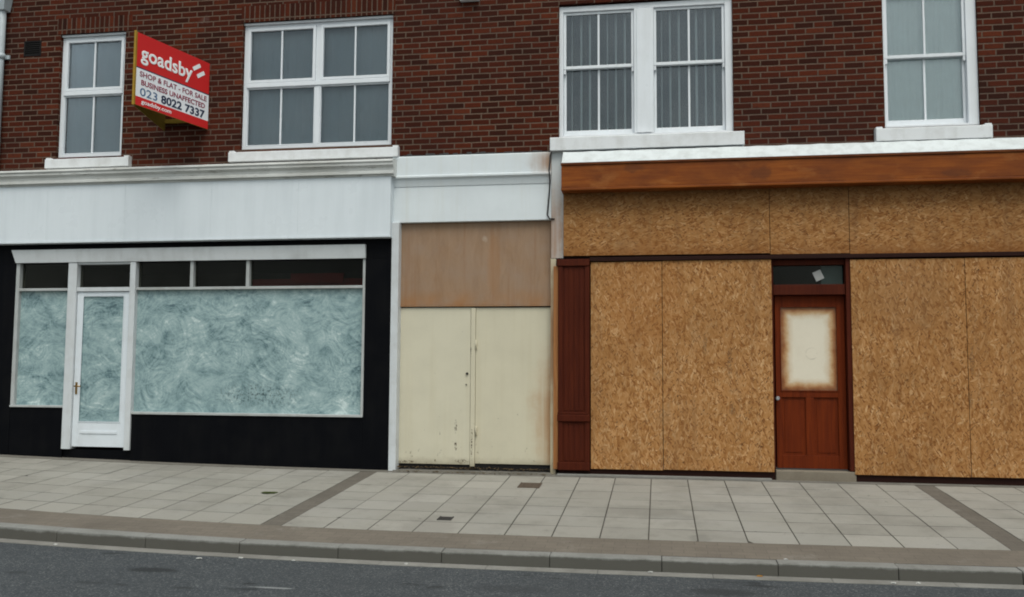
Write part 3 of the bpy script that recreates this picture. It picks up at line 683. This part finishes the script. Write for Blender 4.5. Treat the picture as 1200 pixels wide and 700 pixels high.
# black surround: head, two pilasters and stall riser round the glazing
gx0, gx1 = PX(16,390,-.05), PX(427,390,-.05); gz1 = PZ(220,306,-.05)
BR = PX(456.5,410,-.05)
dx0, dx1 = PX(76.5,430,-.05), PX(156,430,-.05)
zl, zrr = PZ(42,477.5,-.05), PZ(290,487.5,-.05)
m = MB()
m.box(LX0, gx0, -.05, .1, H-1.45, gz1, .003); m.box(gx1, BR, -.05, .1, H-1.45, gz1, .003); m.box(LX0, BR, -.052, .1, gz1+.001, H+1.9)
m.box(gx0+.0005, dx0-.0005, -.047, .1, H-1.45, zl, .003); m.box(dx1+.0005, gx1-.0005, -.047, .1, H-1.45, zrr, .003)
m.box(dx0+.001, dx1-.001, -.02, .1, H-1.45, PZ(112,527,-.05)-.005, .003)
m.build('surround', M['black'], sh)
m = MB(); a, b = PX(14,298,-.1), PX(428,296,-.1); zt, zb_ = PZ(220,290,-.1), PZ(220,305.5,-.1)
m.hexa([(a+.05,-.085,zb_),(b,-.085,zb_),(b,-.0525,zb_),(a+.05,-.0525,zb_),(a,-.115,zt),(b,-.115,zt),(b,-.0525,zt),(a,-.0525,zt)], .004)
m.build('blind_box', M['headp'], sh)
YF = -.04
def X_(x, y=400, Y=YF): return PX(x, y, Y)
zt_ = PZ(220,337.5,YF)
m = MB()
p_l0, p_l1, p_r0, p_r1 = dx0, X_(88.5), X_(151,400), dx1
m.box(gx0+.001, gx0+.055, YF-.015, .08, zl+.03, gz1-.002, .004)                        # left stile
m.box(gx1-.035, gx1-.001, YF-.015, .08, zrr+.03, gz1-.002, .004)                       # right stile
m.box(gx0+.055, p_l0, YF-.012, .06, zt_-.025, zt_+.012, .004); m.box(p_r1, gx1-.035, YF-.012, .06, zt_-.025, zt_+.012, .004)
m.box(gx0+.001, p_l0-.001, YF-.03, .06, zl+.001, zl+.03, .005); m.box(p_r1+.001, gx1-.001, YF-.03, .06, zrr+.001, zrr+.034, .005)
for px in (225, 290.5):
    c = PX(px,322,YF); m.box(c-.024, c+.024, YF-.01, .058, zt_+.012, gz1-.002, .004)
m.build('window_frame', M['frame'], sh)
m = MB(); zdb = PZ(112,527,-.05)
m.box(p_l0+.001, p_l1, YF-.035, .08, zdb, gz1-.002, .006); m.box(p_r0, p_r1-.001, YF-.035, .08, zdb, gz1-.002, .006)
m.box(p_l1, p_r0, YF-.02, .075, zt_-.04, zt_+.018, .005); m.box(p_l1, p_r0, YF-.02, .075, gz1-.03, gz1-.003, .004)
m.build('door_frame', M['post'], sh)
dz1, dz0 = zt_-.045, PZ(112,524,YF)
m = MB(); a, b = p_l1+.004, p_r0-.004; wst = .085
gz_0, gz_1 = PZ(115,495,YF), PZ(120,346.5,YF)
m.box(a, a+wst, YF+.0, YF+.045, dz0, dz1, .004); m.box(b-wst, b, YF+.0, YF+.045, dz0, dz1, .004)
m.box(a+wst, b-wst, YF+.002, YF+.043, gz_1, dz1-.001, .004); m.box(a+wst, b-wst, YF+.002, YF+.043, dz0+.001, gz_0, .004)
m.frame(a+wst-.001, b-wst+.001, gz_0-.002, gz_1+.002, YF-.004, YF+.0005, .014, .003)
m.box(a+wst+.04, b-wst-.04, YF-.008, YF+.001, gz_0-.16, gz_0-.12, .004)                # letter plate
dr = m.build('door', M['door_white'], sh, label='white glazed shop door with whitewashed pane')
g = MB(); g.box(a+wst-.005, b-wst+.005, YF+.02, YF+.026, gz_0-.005, gz_1+.005); g.build('pane', M['wash'], dr)
m = MB(); hx, hz = a+.04, PZ(83,455,YF)
m.box(hx-.016, hx+.016, YF-.008, YF+.001, hz-.085, hz+.085, .004); m.tube([(hx,YF-.006,hz+.03),(hx,YF-.05,hz+.03),(hx+.02,YF-.058,hz+.03),(hx+.1,YF-.055,hz+.028)], .010)
m.build('handle', M['brass'], dr)
def pane(name, x0, x1, z0, z1, mat, y=.0, label=None):
    g = MB(); g.box(x0, x1, y, y+.006, z0, z1); return g.build(name, mat, sh, label=label)
pane('window_pane', gx0+.05, p_l0+.005, zl+.02, zt_-.02, M['wash'], label='narrow whitewashed window left of the shop door')
pane('window_pane', p_r1-.005, gx1-.03, zrr+.03, zt_-.02, M['wash'], label='wide whitewashed window right of the shop door')
c1, c2 = PX(225,322,YF), PX(290.5,322,YF)
for x0, x1 in ((gx0+.05, p_l0+.005), (p_l1-.005, p_r0+.005), (p_r1-.005, c1-.02), (c1+.02, c2-.02), (c2+.02, gx1-.03)):
    pane('fanlight_pane', x0, x1, zt_+.005, gz1-.001, M['glass_dark'], .01)
m = MB(); m.box(c2-.3, gx1-.1, .55, .58, zt_-.1, zt_+.17); m.box(c2+.4, gx1-.5, .48, .52, zt_+.1, zt_+.24)  # boards added inside to stand for a red reflection in the glass
m.build('red_reflection', M['red'], sh, label='dark red board added inside to stand for a reflection in the fanlight')
# ------------------------------------------------------------------ side entrance between the shops
en = thing('side_entrance', 'boarded passage entrance with white render head and cream double doors between the shops', 'entrance', (-2.4, 0, H-1.33))
mx0, mx1 = PX(460.5,220,-.03), PX(646,220,-.03)
zt, za, zb_, zc = PZ(552,181,-.05), PZ(552,204,-.05), PZ(552,215.5,-.03), PZ(552,259.5,-.03)
m = MB()
m.prism([(-.001,zt),(-.055,zt-.004),(-.06,zt-.015),(-.06,za),(-.085,za-.012),(-.085,za-.035),(-.055,za-.06),(-.035,zb_-.02),(-.028,zb_),(-.028,zc+.004),(-.02,zc),(.05,zc),(.05,zc+.05),(-.001,zc+.05)], mx0, mx1)
m.build('fascia', M['midstain'], en)
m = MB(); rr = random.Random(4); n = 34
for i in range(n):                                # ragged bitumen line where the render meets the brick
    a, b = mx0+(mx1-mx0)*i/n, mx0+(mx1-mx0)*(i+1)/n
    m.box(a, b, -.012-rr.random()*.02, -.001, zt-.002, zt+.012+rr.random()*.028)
m.build('flashing', M['leadgrey'], en)
m = MB(); a, b = PX(457.5,400,-.07), PX(466,400,-.07)
m.box(max(a, BR+.002), b, -.085, .1, H-1.40, PZ(462,261,-.07)-.002, .005)
m.build('pilaster', M['post'], en, label='narrow white pilaster left of the cream doors')
m = MB(); a, b = PX(646,240,-.04), PX(660.5,240,-.04)
m.box(a+.001, b, -.045, .1, PZ(652,303,-.04), PZ(652,178,-.04)+.005, .005)
m.build('pilaster', M['pil_r'], en, label='white render pilaster with rust stains beside the brown fascia')
m = MB(); a, b = PX(645.5,430,-.0), PX(650,430,0)
m.box(a, b+.02, -.04, .1, H-1.36, PZ(652,303,-.04)-.002, .004); m.build('door_frame', M['jamb'], en)
cx0, cx1, cm = PX(466,450,.06), PX(646,450,.06), PX(551.5,450,.06)
zd1, zd0 = PZ(556,360.5,.06), PZ(556,545,.06)
m = MB(); m.box(cx0-.0, cm-.004, .06, .105, zd0, zd1, .004)
dl = m.build('door', M['cream_l'], en, label='left cream door leaf with keyhole and flaking paint')
m = MB(); m.box(PX(557,450,.06)+.002, cx1-.002, .062, .107, zd0+.018, zd1-.004, .004)
m.box(cm+.001, PX(557,450,.06)-.001, .048, .1, zd0-.02, zd1-.006, .004)                # meeting strip
drr = m.build('door', M['cream_r'], en, label='right cream door leaf with a rusty stain on its outer edge')
for px, py, s in ((547.5, 438, .017), (546.5, 451, .009)):
    m = MB(); x, z = PX(px,py,.06), PZ(px,py,.06); m.tube([(x,.045,z),(x,.061,z)], s, 14); m.build('lock', M['irond'], dl)
for py in (404, 505):
    m = MB(); x, z = PX(558,py,.06), PZ(558,py,.06); m.box(x-.01, x+.014, .040, .0615, z-.06, z+.06, .003); m.tube([(x,.036,z-.06),(x,.036,z+.06)], .008, 8); m.build('hinge', M['cream_r'], drr)
m = MB(); m.box(cx0-.02, cx1+.02, .11, .16, H-1.4, PZ(556,258,.06)); m.build('backing', M['dark'], en)
m = MB(); m.box(cx0, cx1, .075, .12, H-1.4, zd0-.002+.03); m.build('gap_shade', M['vent'], en)  # near-black strip put in as the shade of the gap under the doors
m = MB(); m.box(cx0-.01, cx1+.02, -.10, .12, H-1.5, H-1.324, .012); m.build('threshold', M['margin'], en)
# plywood infill over the doors
m = MB(); a, b = PX(466,310,.04), PX(646,310,.04); z1, z0 = PZ(556,260,.04), PZ(556,357.5,.04)
c = PX(569,310,.04)
m.box(a, b, .04, .055, z0, z1, .002)
m.box(a, b, .036, .058, z0-.02, z0-.0015, .002)
o = m.build('plywood_panel', M['ply']); tag(o, 'pinkish brown plywood sheet filling the opening above the cream doors', 'plywood panel'); recentre(o)

# ------------------------------------------------------------------ boarded shopfront
bs = thing('boarded_shopfront', 'boarded-up shopfront with long brown fascia, brown pilaster and red-brown door', 'shopfront', (1.7, -.1, H-1.33))
RX1 = PX(1200,400)+2.2
m = MB(); a = PX(658,205,-.27); zt, zb_ = H+2.632, H+2.275
m.box(a, RX1, -.29, -.02, zb_+.035, zt-.03, .006); m.box(a-.008, RX1, -.305, -.022, zt-.029, zt, .006); m.box(a-.004, RX1, -.30, -.022, zb_, zb_+.034, .008)
m.build('fascia', M['bfascia'], bs)
m = MB(); rr = random.Random(9); n = 60; a = PX(660,184,-.12); za_, zbb = H+2.70, H+2.815
for i in range(n):                                # dressed lead over the fascia, rippled along its length
    xa, xb = a+(RX1-a)*i/n, a+(RX1-a)*(i+1)/n
    f = lambda i: .004*math.sin(i*1.9)+.003*math.sin(i*.7)
    e = lambda i: .003*math.sin(i*2.3+1)
    m.hexa([(xa,-.30,zt+.002),(xb,-.30,zt+.002),(xb,-.003,zt+.002),(xa,-.003,zt+.002),(xa,-.12+f(i),zbb+e(i)),(xb,-.12+f(i+1),zbb+e(i+1)),(xb,-.003,zbb+.02),(xa,-.003,zbb+.02)])
m.build('lead_flashing', M['leadwhite'], bs)
m = MB(); m.box(PX(662,260,-.06), RX1, -.055, .1, H+1.43, H+2.30); m.build('backing', M['headwood'], bs)
m = MB(); zh1, zh0 = H+1.436, H+1.385
m.box(PX(691,303,-.1), RX1, -.105, .08, zh0, zh1, .004); m.build('head_rail', M['headwood'], bs)
m = MB()                                          # panelled pilaster
a, b = PX(654,430,-.1), PX(691,430,-.1); Y0 = -.10
zt, zmid1, zmid0, zlow, zbot = PZ(672,304,Y0), PZ(672,486,Y0), PZ(672,494,Y0), PZ(672,542,Y0), PZ(672,551,Y0)
m.box(PX(690,430,-.06), 0, -.06, .08, H-1.25, H+1.384, .002) if False else m.box(a, b, Y0, .08, zbot, zt-.09, .003); m.box(a-.015, b+.0, Y0-.03, .08, zt-.088, zt, .006)
m.box(a-.008, b+.004, Y0-.035, Y0-.001, zmid0, zmid1, .008); m.box(a-.004, b+.002, Y0-.022, Y0-.001, zmid1+.0005, zmid1+.03, .006); m.box(a-.006, b+.003, Y0-.03, Y0-.001, zbot, zlow, .006)
for z0, z1 in ((zmid1+.031, zt-.09), (zlow+.001, zmid0-.001)):
    m.box(a+.002, a+.06, Y0-.018, Y0-.001, z0, z1, .005); m.box(b-.06, b-.002, Y0-.018, Y0-.001, z0, z1, .005)
    w = (b-a-.12-.02)/4
    for i in range(4): m.box(a+.07+w*i+.008, a+.07+w*(i+1)-.008, Y0-.006, Y0-.001, z0+.02, z1-.02, .0025)
m.build('pilaster', M['bwood'], bs)
m = MB(); m.box(PX(648.5,430,-.08), PX(654,430,-.1)-.002, -.09, .05, PZ(650,550,-.1), PZ(650,312,-.1), .004)
m.build('batten', M['ochre'], bs)
# door frame, fanlight and door
dX0, dX1 = PX(906.5,430,-.0), PX(999,430,0)
m = MB(); fy0, fy1 = -.03, .10; zdt, zdb = zh0-.001, PZ(950,551,.0)
xa, xb = dX0-.03, PX(992,440,.02)
m.box(xa, PX(907,430,.02), fy0, fy1, zdb, zdt, .004); m.box(xb, dX1+.03, fy0-.04, fy1, zdb, zdt, .004)
fzt, fzb = PZ(946,311,.02), PZ(946,334,.02); dzt = PZ(946,346.5,.04)
m.box(PX(907,430,.02), xb, fy0+.02, fy1, fzt, zdt-.001, .004); m.box(PX(907,430,.02), xb, fy0-.01, fy1, dzt+.003, fzb, .006)
m.build('door_frame', M['bwood'], bs)
fa, fb = PX(907,322,.02), xb
g = MB(); g.box(fa-.005, fb+.005, .05, .055, fzb-.005, fzt+.005); fl = g.build('fanlight_pane', M['glass_dark'], bs)
g = MB(); g.box(PX(962,322,.07), fb-.012, .062, .066, fzb+.01, fzt-.005); g.build('blue_board', flat('slate_blue_card', (.24,.38,.46), .7, .3, .2, 5.), fl)
m = MB(); nx, nz = PX(959,326,.045), PZ(959,323,.045); an = math.radians(24); hw, hh = .052, .06
pts = [(nx+dx*math.cos(an)-dz*math.sin(an)*1., nz+dx*math.sin(an)+dz*math.cos(an)) for dx, dz in ((-hw,-hh),(hw,-hh),(hw,hh),(-hw,hh))]
m.hexa([(p[0],.0470,p[1]) for p in pts][:2]+[(p[0],.0485,p[1]) for p in pts[:2]][::-1]+[(p[0],.0470,p[1]) for p in pts[2:]][::-1]+[(p[0],.0485,p[1]) for p in pts[2:]])
o = m.build('notice', M['litter']); tag(o, 'small white paper notice stuck askew on the fanlight glass above the brown door', 'notice'); recentre(o)
m = MB(); a, b = fa+.004, xb-.004; z0, z1 = zdb+.012, dzt
pz0, pz1 = PZ(949,458,.04), PZ(947,360,.04); pa, pb = PX(915,410,.04), PX(981,410,.04)
lz0, lz1 = PZ(950,534,.04), PZ(950,466,.04)
m.box(a, pa, .04, .085, z0, z1, .004); m.box(pb, b, .04, .085, z0, z1, .004)
m.box(pa, pb, .042, .083, pz1, z1-.001, .004); m.box(pa, pb, .042, .083, lz1, pz0, .004); m.box(pa, pb, .042, .083, z0+.001, lz0, .004)
c = (pa+pb)/2; m.box(c-.05, c+.05, .043, .082, lz0, lz1, .004)
for xa_, xb_ in ((pa, c-.05), (c+.05, pb)):
    m.box(xa_, xb_, .062, .075, lz0, lz1); m.box(xa_+.035, xb_-.035, .057, .0615, lz0+.035, lz1-.035, .004)
m.frame(pa-.012, pb+.012, pz0-.012, pz1+.012, .034, .0405, .014, .003)
bd = m.build('door', M['bdoor'], bs, label='red-brown panelled door with papered glass')
g = MB(); g.box(pa+.001, pb-.001, .058, .063, pz0+.001, pz1-.001); g.build('papered_pane', mat_paper(c, (pz0+pz1)/2, (pb-pa)/2, (pz1-pz0)/2), bd)
m = MB(); hx, hz = PX(907,468,.0)+.045, PZ(907,467,.0); m.tube([(hx,.04,hz),(hx,.01,hz),(hx,-.002,hz)], [.012,.012,.026], 14); m.tube([(hx,-.003,hz),(hx,-.02,hz)], [.028,.02], 14); m.build('handle', M['steel'], bd)
# brick plinth, sill strip, doorstep
m = MB(); zp = H-1.246
pl0, pl1, pr0 = PX(655,553,-.05), dX0-.005, dX1+.01
m.box(pl0, pl1, -.055, .1, H-1.5, zp); m.box(pr0, RX1, -.055, .1, H-1.5, zp)
m.build('plinth', M['headwood'], bs)
m = MB(); m.box(pl0-.02, pl1-.05, -.16, -.0555, H-1.5, H-1.318, .01); m.build('sill_strip', M['strip'], bs)
m = MB(); m.box(pl1+.006, pr0-.006, -.075, .1, H-1.5, zdb-.006, .014); m.build('doorstep', M['step'], bs)
# chipboard sheets, each one a thing
def osb(l, t, r, b, mat, label, tilt=0.):
    Y = -.10 if mat is M['osb_h'] else -.085
    xm, ym = (l+r)/2, (t+b)/2
    x0, x1 = PX(l, ym, Y), (PX(r, ym, Y) if r < 1200 else RX1-.002)
    if r > 1200: xm = (l+1200)/2
    z0, z1 = PZ(xm, b, Y), PZ(xm, t, Y)
    m = MB(); j = random.Random(l).uniform(-.004, .004)
    g_ = .0035; m.hexa([(x0+g_,Y+j*.4,z0),(x1-g_,Y-j*.4,z0),(x1-g_,Y+.018-j*.4,z0),(x0+g_,Y+.018+j*.4,z0),(x0+g_,Y+j*.3,z1),(x1-g_,Y-j*.3,z1),(x1-g_,Y+.018-j*.3,z1),(x0+g_,Y+.018+j*.3,z1)], .0015)
    o = m.build('chipboard_sheet', mat); tag(o, label, 'chipboard sheet', 'chipboard sheets over the shopfront'); return recentre(o)
G = [(660,216,902,298.5,'osb_h','long chipboard sheet below the brown fascia, above the pilaster and left boards'), (902,216,995,297.5,'osb_h','short chipboard sheet below the brown fascia, above the red-brown door'),
     (995,216,1300,296.5,'osb_h','long chipboard sheet below the brown fascia, right of the one above the door'),
     (692,307,776.5,550.5,'osb','tall narrow chipboard sheet beside the dark brown pilaster'), (776.5,305,906,552,'osb','tall wide chipboard sheet on the left of the red-brown door'),
     (999,303.5,1134.5,558,'osb','tall chipboard sheet on the right of the red-brown door'), (1134.5,302,1300,560,'osb','rightmost tall chipboard sheet, cut off by the picture edge')]
for l, t, r, b, k, lab in G: osb(l, t, r, b, M[k], lab)

# ------------------------------------------------------------------ cable, drainpipe
m = MB(); pts = []
for px, py, y in ((648,174,-.02),(645,182,-.075),(643.5,200,-.075),(644.5,212,-.10),(644,222,-.06),(642.5,240,-.055),(641.5,252,-.055),(644,256.5,-.06),(650,257,-.06)):
    pts.append((PX(px,py,y), y, PZ(px,py,y)))
m.tube(pts, .010, 8)
o = m.build('cable', M['cable']); tag(o, 'dark cable hanging down the white render beside the brown fascia', 'cable'); recentre(o)
dp = thing('drainpipe', 'pale grey drainpipe with hopper down the brick at the far left edge', 'drainpipe', (PX(3,100), -.08, H+2.8))
m = MB(); x = PX(3,20,-.08); m.tube([(x+.0,-.08,H+2.82),(x,-.08,H+5.9)], .05, 14); m.build('pipe', M['pipe'], dp)
m = MB(); z = PZ(4,12,-.08); m.hexa([(x-.07,-.15,z-.02),(x+.07,-.15,z-.02),(x+.07,-.01,z-.02),(x-.07,-.01,z-.02),(x-.11,-.19,z+.25),(x+.11,-.19,z+.25),(x+.11,-.002,z+.25),(x-.11,-.002,z+.25)], .01); m.build('hopper', M['pipe'], dp)
for py in (66,):
    m = MB(); z = PZ(4,py,-.08); m.tube([(x,-.08,z-.04),(x,-.08,z+.04)], .062, 14); m.box(x-.1, x+.1, -.03, -.002, z-.03, z+.03, .004); m.build('collar', M['pipe'], dp)

# ------------------------------------------------------------------ estate agent's V board
zb_, zt = PZ(245,152), PZ(245,75)
xw = PX(245,113); ax, ay = -6.565, -1.30; xl = PX(194,150)
sg = thing('estate_agent_sign', 'red and white estate agent V-board fixed to the brick between two windows', 'sign', ((xw+xl)/2, 0, zb_))
A = Vector((ax, ay, 0)); Bv = Vector((xw, -.01, 0)); L = (Bv-A).length; U = (Bv-A)/L; N = Vector((U.y, -U.x, 0)); HS = zt-zb_
def SP(u, v, d=0.): q = A + U*(u*L) + N*d; return (q.x, q.y, zt - v*HS)
def slab(mb, u0, u1, v0, v1, d0, d1): mb.hexa([SP(u0,v1,d0),SP(u1,v1,d0),SP(u1,v1,d1),SP(u0,v1,d1),SP(u0,v0,d0),SP(u1,v0,d0),SP(u1,v0,d1),SP(u0,v0,d1)])
m = MB(); slab(m, 0, 1, .001, .999, -.012, 0.)
brd = m.build('board', M['signback'], sg, label='right hand board facing the street with red and white lettering')
m = MB(); slab(m, .012, .999, .002, .472, .0004, .002); slab(m, .012, .999, .878, .998, .0004, .002); m.build('red_panel', M['red'], brd)
m = MB(); slab(m, .012, .999, .488, .8775, .0004, .002); m.build('white_panel', M['signwhite'], brd)
m = MB(); slab(m, .012, .999, .4725, .4875, .0004, .0022); m.build('dividing_line', M['navy'], brd)
m = MB(); A2 = A + Vector((-.02,0,0)); B2 = Vector((xl, -.01, 0)); U2 = (B2-A2).normalized(); N2 = Vector((U2.y, -U2.x, 0))*.012
def q4(P, z): return (P.x, P.y, z)
m.hexa([q4(A2,zb_),q4(B2,zb_),q4(B2-N2,zb_),q4(A2-N2,zb_),q4(A2,zt),q4(B2,zt),q4(B2-N2,zt),q4(A2-N2,zt)])
m.build('board', M['bracket'], sg, label='far board of the V seen from below')
m = MB(); m.box(ax-.022, ax+.006, ay-.02, ay+.0, zb_-.01, zt+.01, .003); m.build('corner_post', M['signback'], sg)
m = MB(); m.box(xl, xw-.02, -.045, -.012, zb_+.1, zb_+.16, .004); m.build('strut', M['bracket'], sg); m = MB(); m.box(xl, xw-.02, -.045, -.012, zt-.2, zt-.14, .004); m.build('strut', M['bracket'], sg)
def letters(txt, u0, u1, vbase, vcap, mat, bold=0., ext=.0018, shear=0.):
    cu = bpy.data.curves.new('txt', 'FONT'); cu.body = txt; cu.bevel_depth = bold; cu.bevel_resolution = 0; cu.extrude = .004; cu.resolution_u = 6; cu.space_character = 1.02
    ob = bpy.data.objects.new('txt', cu); COL.objects.link(ob)
    dg = bpy.context.evaluated_depsgraph_get(); me = bpy.data.meshes.new_from_object(ob.evaluated_get(dg))
    xs = [v.co.x for v in me.vertices]; x0, x1 = min(xs), max(xs); cap = .73       # cap height of the built-in face
    b = bmesh.new(); b.from_mesh(me)
    for v in b.verts:
        u = u0+(u1-u0)*(v.co.x-x0)/(x1-x0); w = vbase + (vcap-vbase)*v.co.y/cap
        v.co = Vector(SP(u, w, .0036 + (.0012 if v.co.z > 0 else -.0006)))
    bmesh.ops.recalc_face_normals(b, faces=b.faces)
    bpy.data.objects.remove(ob); bpy.data.curves.remove(cu); bpy.data.meshes.remove(me)
    mm = MB(); mm._add(b); return mm.build('lettering', mat, brd)
letters('goadsby', .060, .752, .352, .150, M['textwhite'], .022)
m = MB()
for k in (0, 1):
    u0, v0 = .748+.062*k, .165+.085*k; du, dv = .100, -.095; wu, wv = .022, .046
    p = [(u0,v0),(u0+du,v0+dv),(u0+du+wu,v0+dv+wv),(u0+wu,v0+wv)]
    m.hexa([SP(a,b,.0024) for a,b in p]+[SP(a,b,.0045) for a,b in p])
m.build('emblem', M['textwhite'], brd)
letters('SHOP & FLAT - FOR SALE', .055, .965, .592, .517, M['maroon'], .014)
letters('BUSINESS UNAFFECTED', .075, .945, .706, .632, M['maroon'], .022)
letters('023', .065, .285, .852, .738, M['blue'], .004)
letters('8022 7337', .335, .945, .852, .738, M['navy'], .030)
letters('goadsby.com', .085, .475, .958, .900, M['textwhite'], .014)

# ------------------------------------------------------------------ small things on the ground
def cover(px, py, wx, wy, mat, label, slots):
    z = gz(GP(px,py,.15)[0], -1.5)
    for _ in range(4): x, y = GP(px, py, z); z = gz(x, y)
    m = MB()
    def P(dx, dy, h): return (x+dx, y+dy, gz(x+dx, y+dy)+h)
    def bx(a, b, c, d, h0, h1, bev=.002): m.hexa([P(a,c,h0),P(b,c,h0),P(b,d,h0),P(a,d,h0),P(a,c,h1),P(b,c,h1),P(b,d,h1),P(a,d,h1)], bev)
    bx(-wx, wx, -wy, wy, -.02, .0035)
    for i in range(slots):
        a = -wx+.02+(2*wx-.04)*i/slots; bx(a+.004, a+(2*wx-.04)/slots-.004, -wy+.02, wy-.02, .0037, .008)
    bx(-wx, -wx+.014, -wy, wy, .0037, .008); bx(wx-.014, wx, -wy, wy, .0037, .008)
    o = m.build('inspection_cover', mat); tag(o, label, 'inspection cover'); recentre(o)
cover(522, 608.5, .072, .075, M['irond'], 'small dark square iron cover set in the pale slabs near the kerb', 6)
cover(621, 568.5, .13, .16, M['iron'], 'rusty iron cover in the pavement in front of the cream doors', 5)
def scrap(px, py, s, mat, name, label, cat, group=None, seed=1, ground='road', flat_=.4):
    rr = random.Random(seed); z = .01 if ground == 'road' else .16
    for _ in range(4):
        x, y = GP(px, py, z); z = (rise(x)+.004 if y < KE+yk(x)-.15 else rise(x)+.009) if ground == 'road' else gz(x, y)+.003
    b = bmesh.new(); bmesh.ops.create_icosphere(b, subdivisions=2, radius=s)
    for v in b.verts:
        k = .55+rr.random()*.75; v.co = Vector((v.co.x*k*1.35, v.co.y*k, v.co.z*k*flat_)); 
    for v in b.verts: v.co += Vector((x, y, z+s*flat_*.55))
    m = MB(); m._add(b); o = m.build(name, mat); tag(o, label, cat, group); recentre(o)
for i, (px, py, s) in enumerate(((65,638.5,.015),(233,655,.019),(282,653.5,.016),(344,656.5,.013),(375,652,.015),(762,671,.015),(1047,684,.017),(1076,684,.016),(476,661,.014))):
    scrap(px, py, s, M['litter'], 'paper_scrap', 'small white scrap of paper litter lying along the gutter', 'litter', 'white scraps along the gutter', i+3)
scrap(921, 656, .013, M['litter'], 'paper_scrap', 'white scrap of litter on top of the kerb', 'litter', None, 33, 'pave')
scrap(891, 675.5, .020, M['leaf'], 'dead_leaf', 'yellow dead leaf in the gutter against the kerb', 'leaf', None, 21, 'road', .25)
scrap(316, 576.5, .062, M['moss'], 'moss_tuft', 'flat green tuft of moss on the pale slabs', 'moss', None, 40, 'pave', .12)
# leaf litter blown against the cream doors
m = MB(); rr = random.Random(12)
for i in range(420):
    x = rr.uniform(cx0+.02, cx1-.02); y = rr.choice((rr.uniform(-.10,.05), rr.gauss(.02,.03), rr.gauss(-.13,.03))); y = min(y, .055)
    z = (H-1.30 if y > -.11 else gz(x, y)) + .004 + rr.random()*.012; s = rr.uniform(.006,.02); a = rr.random()*6.3
    p = [Vector((x,y,z))+Vector((math.cos(a+k*1.57)*s, math.sin(a+k*1.57)*s*.6, rr.uniform(-.004,.010))) for k in range(4)]
    m.quad(*[tuple(v) for v in p])
m.build('leaf_litter', M['debris'], kind='stuff')

# ------------------------------------------------------------------ light
wd = bpy.data.worlds.new('World'); S.world = wd; wd.use_nodes = True; nt = wd.node_tree; nt.nodes.clear()
SE, SR = math.radians(62), math.radians(158)
sky = nt.nodes.new('ShaderNodeTexSky'); sky.sky_type = 'NISHITA'; sky.sun_disc = False; sky.sun_elevation = SE; sky.sun_rotation = SR
sky.air_density = 1.; sky.dust_density = 4.; sky.ozone_density = 1.
hs = nt.nodes.new('ShaderNodeHueSaturation'); hs.inputs['Saturation'].default_value = .45
bg = nt.nodes.new('ShaderNodeBackground'); bg.inputs[1].default_value = .115
ow = nt.nodes.new('ShaderNodeOutputWorld')
nt.links.new(sky.outputs[0], hs.inputs['Color']); mx = nt.nodes.new('ShaderNodeMix'); mx.data_type = 'RGBA'; mx.blend_type = 'MULTIPLY'; mx.inputs[0].default_value = 1.; mx.inputs[7].default_value = (.97, 1.02, .955, 1)
tc = nt.nodes.new('ShaderNodeTexCoord'); nz = nt.nodes.new('ShaderNodeTexNoise'); nz.inputs['Scale'].default_value = 2.4; nz.inputs['Detail'].default_value = 6
mr = nt.nodes.new('ShaderNodeMapRange'); mr.inputs[1].default_value = .35; mr.inputs[2].default_value = .68; mr.inputs[3].default_value = .62; mr.inputs[4].default_value = 1.38
m2 = nt.nodes.new('ShaderNodeMix'); m2.data_type = 'RGBA'; m2.blend_type = 'MULTIPLY'; m2.inputs[0].default_value = 1.
nt.links.new(tc.outputs['Generated'], nz.inputs['Vector']); nt.links.new(nz.outputs['Fac'], mr.inputs[0]); nt.links.new(hs.outputs[0], m2.inputs[6]); nt.links.new(mr.outputs[0], m2.inputs[7])
nt.links.new(m2.outputs[2], mx.inputs[6]); nt.links.new(mx.outputs[2], bg.inputs[0]); nt.links.new(bg.outputs[0], ow.inputs[0])
sl = bpy.data.lights.new('sun', 'SUN'); sl.energy = 1.25; sl.angle = math.radians(38); sl.color = (1., .97, .93)
so = bpy.data.objects.new('sun', sl); COL.objects.link(so)
sd = Vector((math.sin(SR)*math.cos(SE), math.cos(SR)*math.cos(SE), math.sin(SE)))
so.rotation_euler = sd.to_track_quat('Z', 'Y').to_euler(); so.location = sd*40
S.view_settings.view_transform = 'Standard'; S.view_settings.look = 'None'; S.view_settings.gamma = 1; S.view_settings.use_curve_mapping = False
S.view_settings.exposure = .38
S.cycles.pixel_filter_type = 'BLACKMAN_HARRIS'; S.cycles.filter_width = 1.9
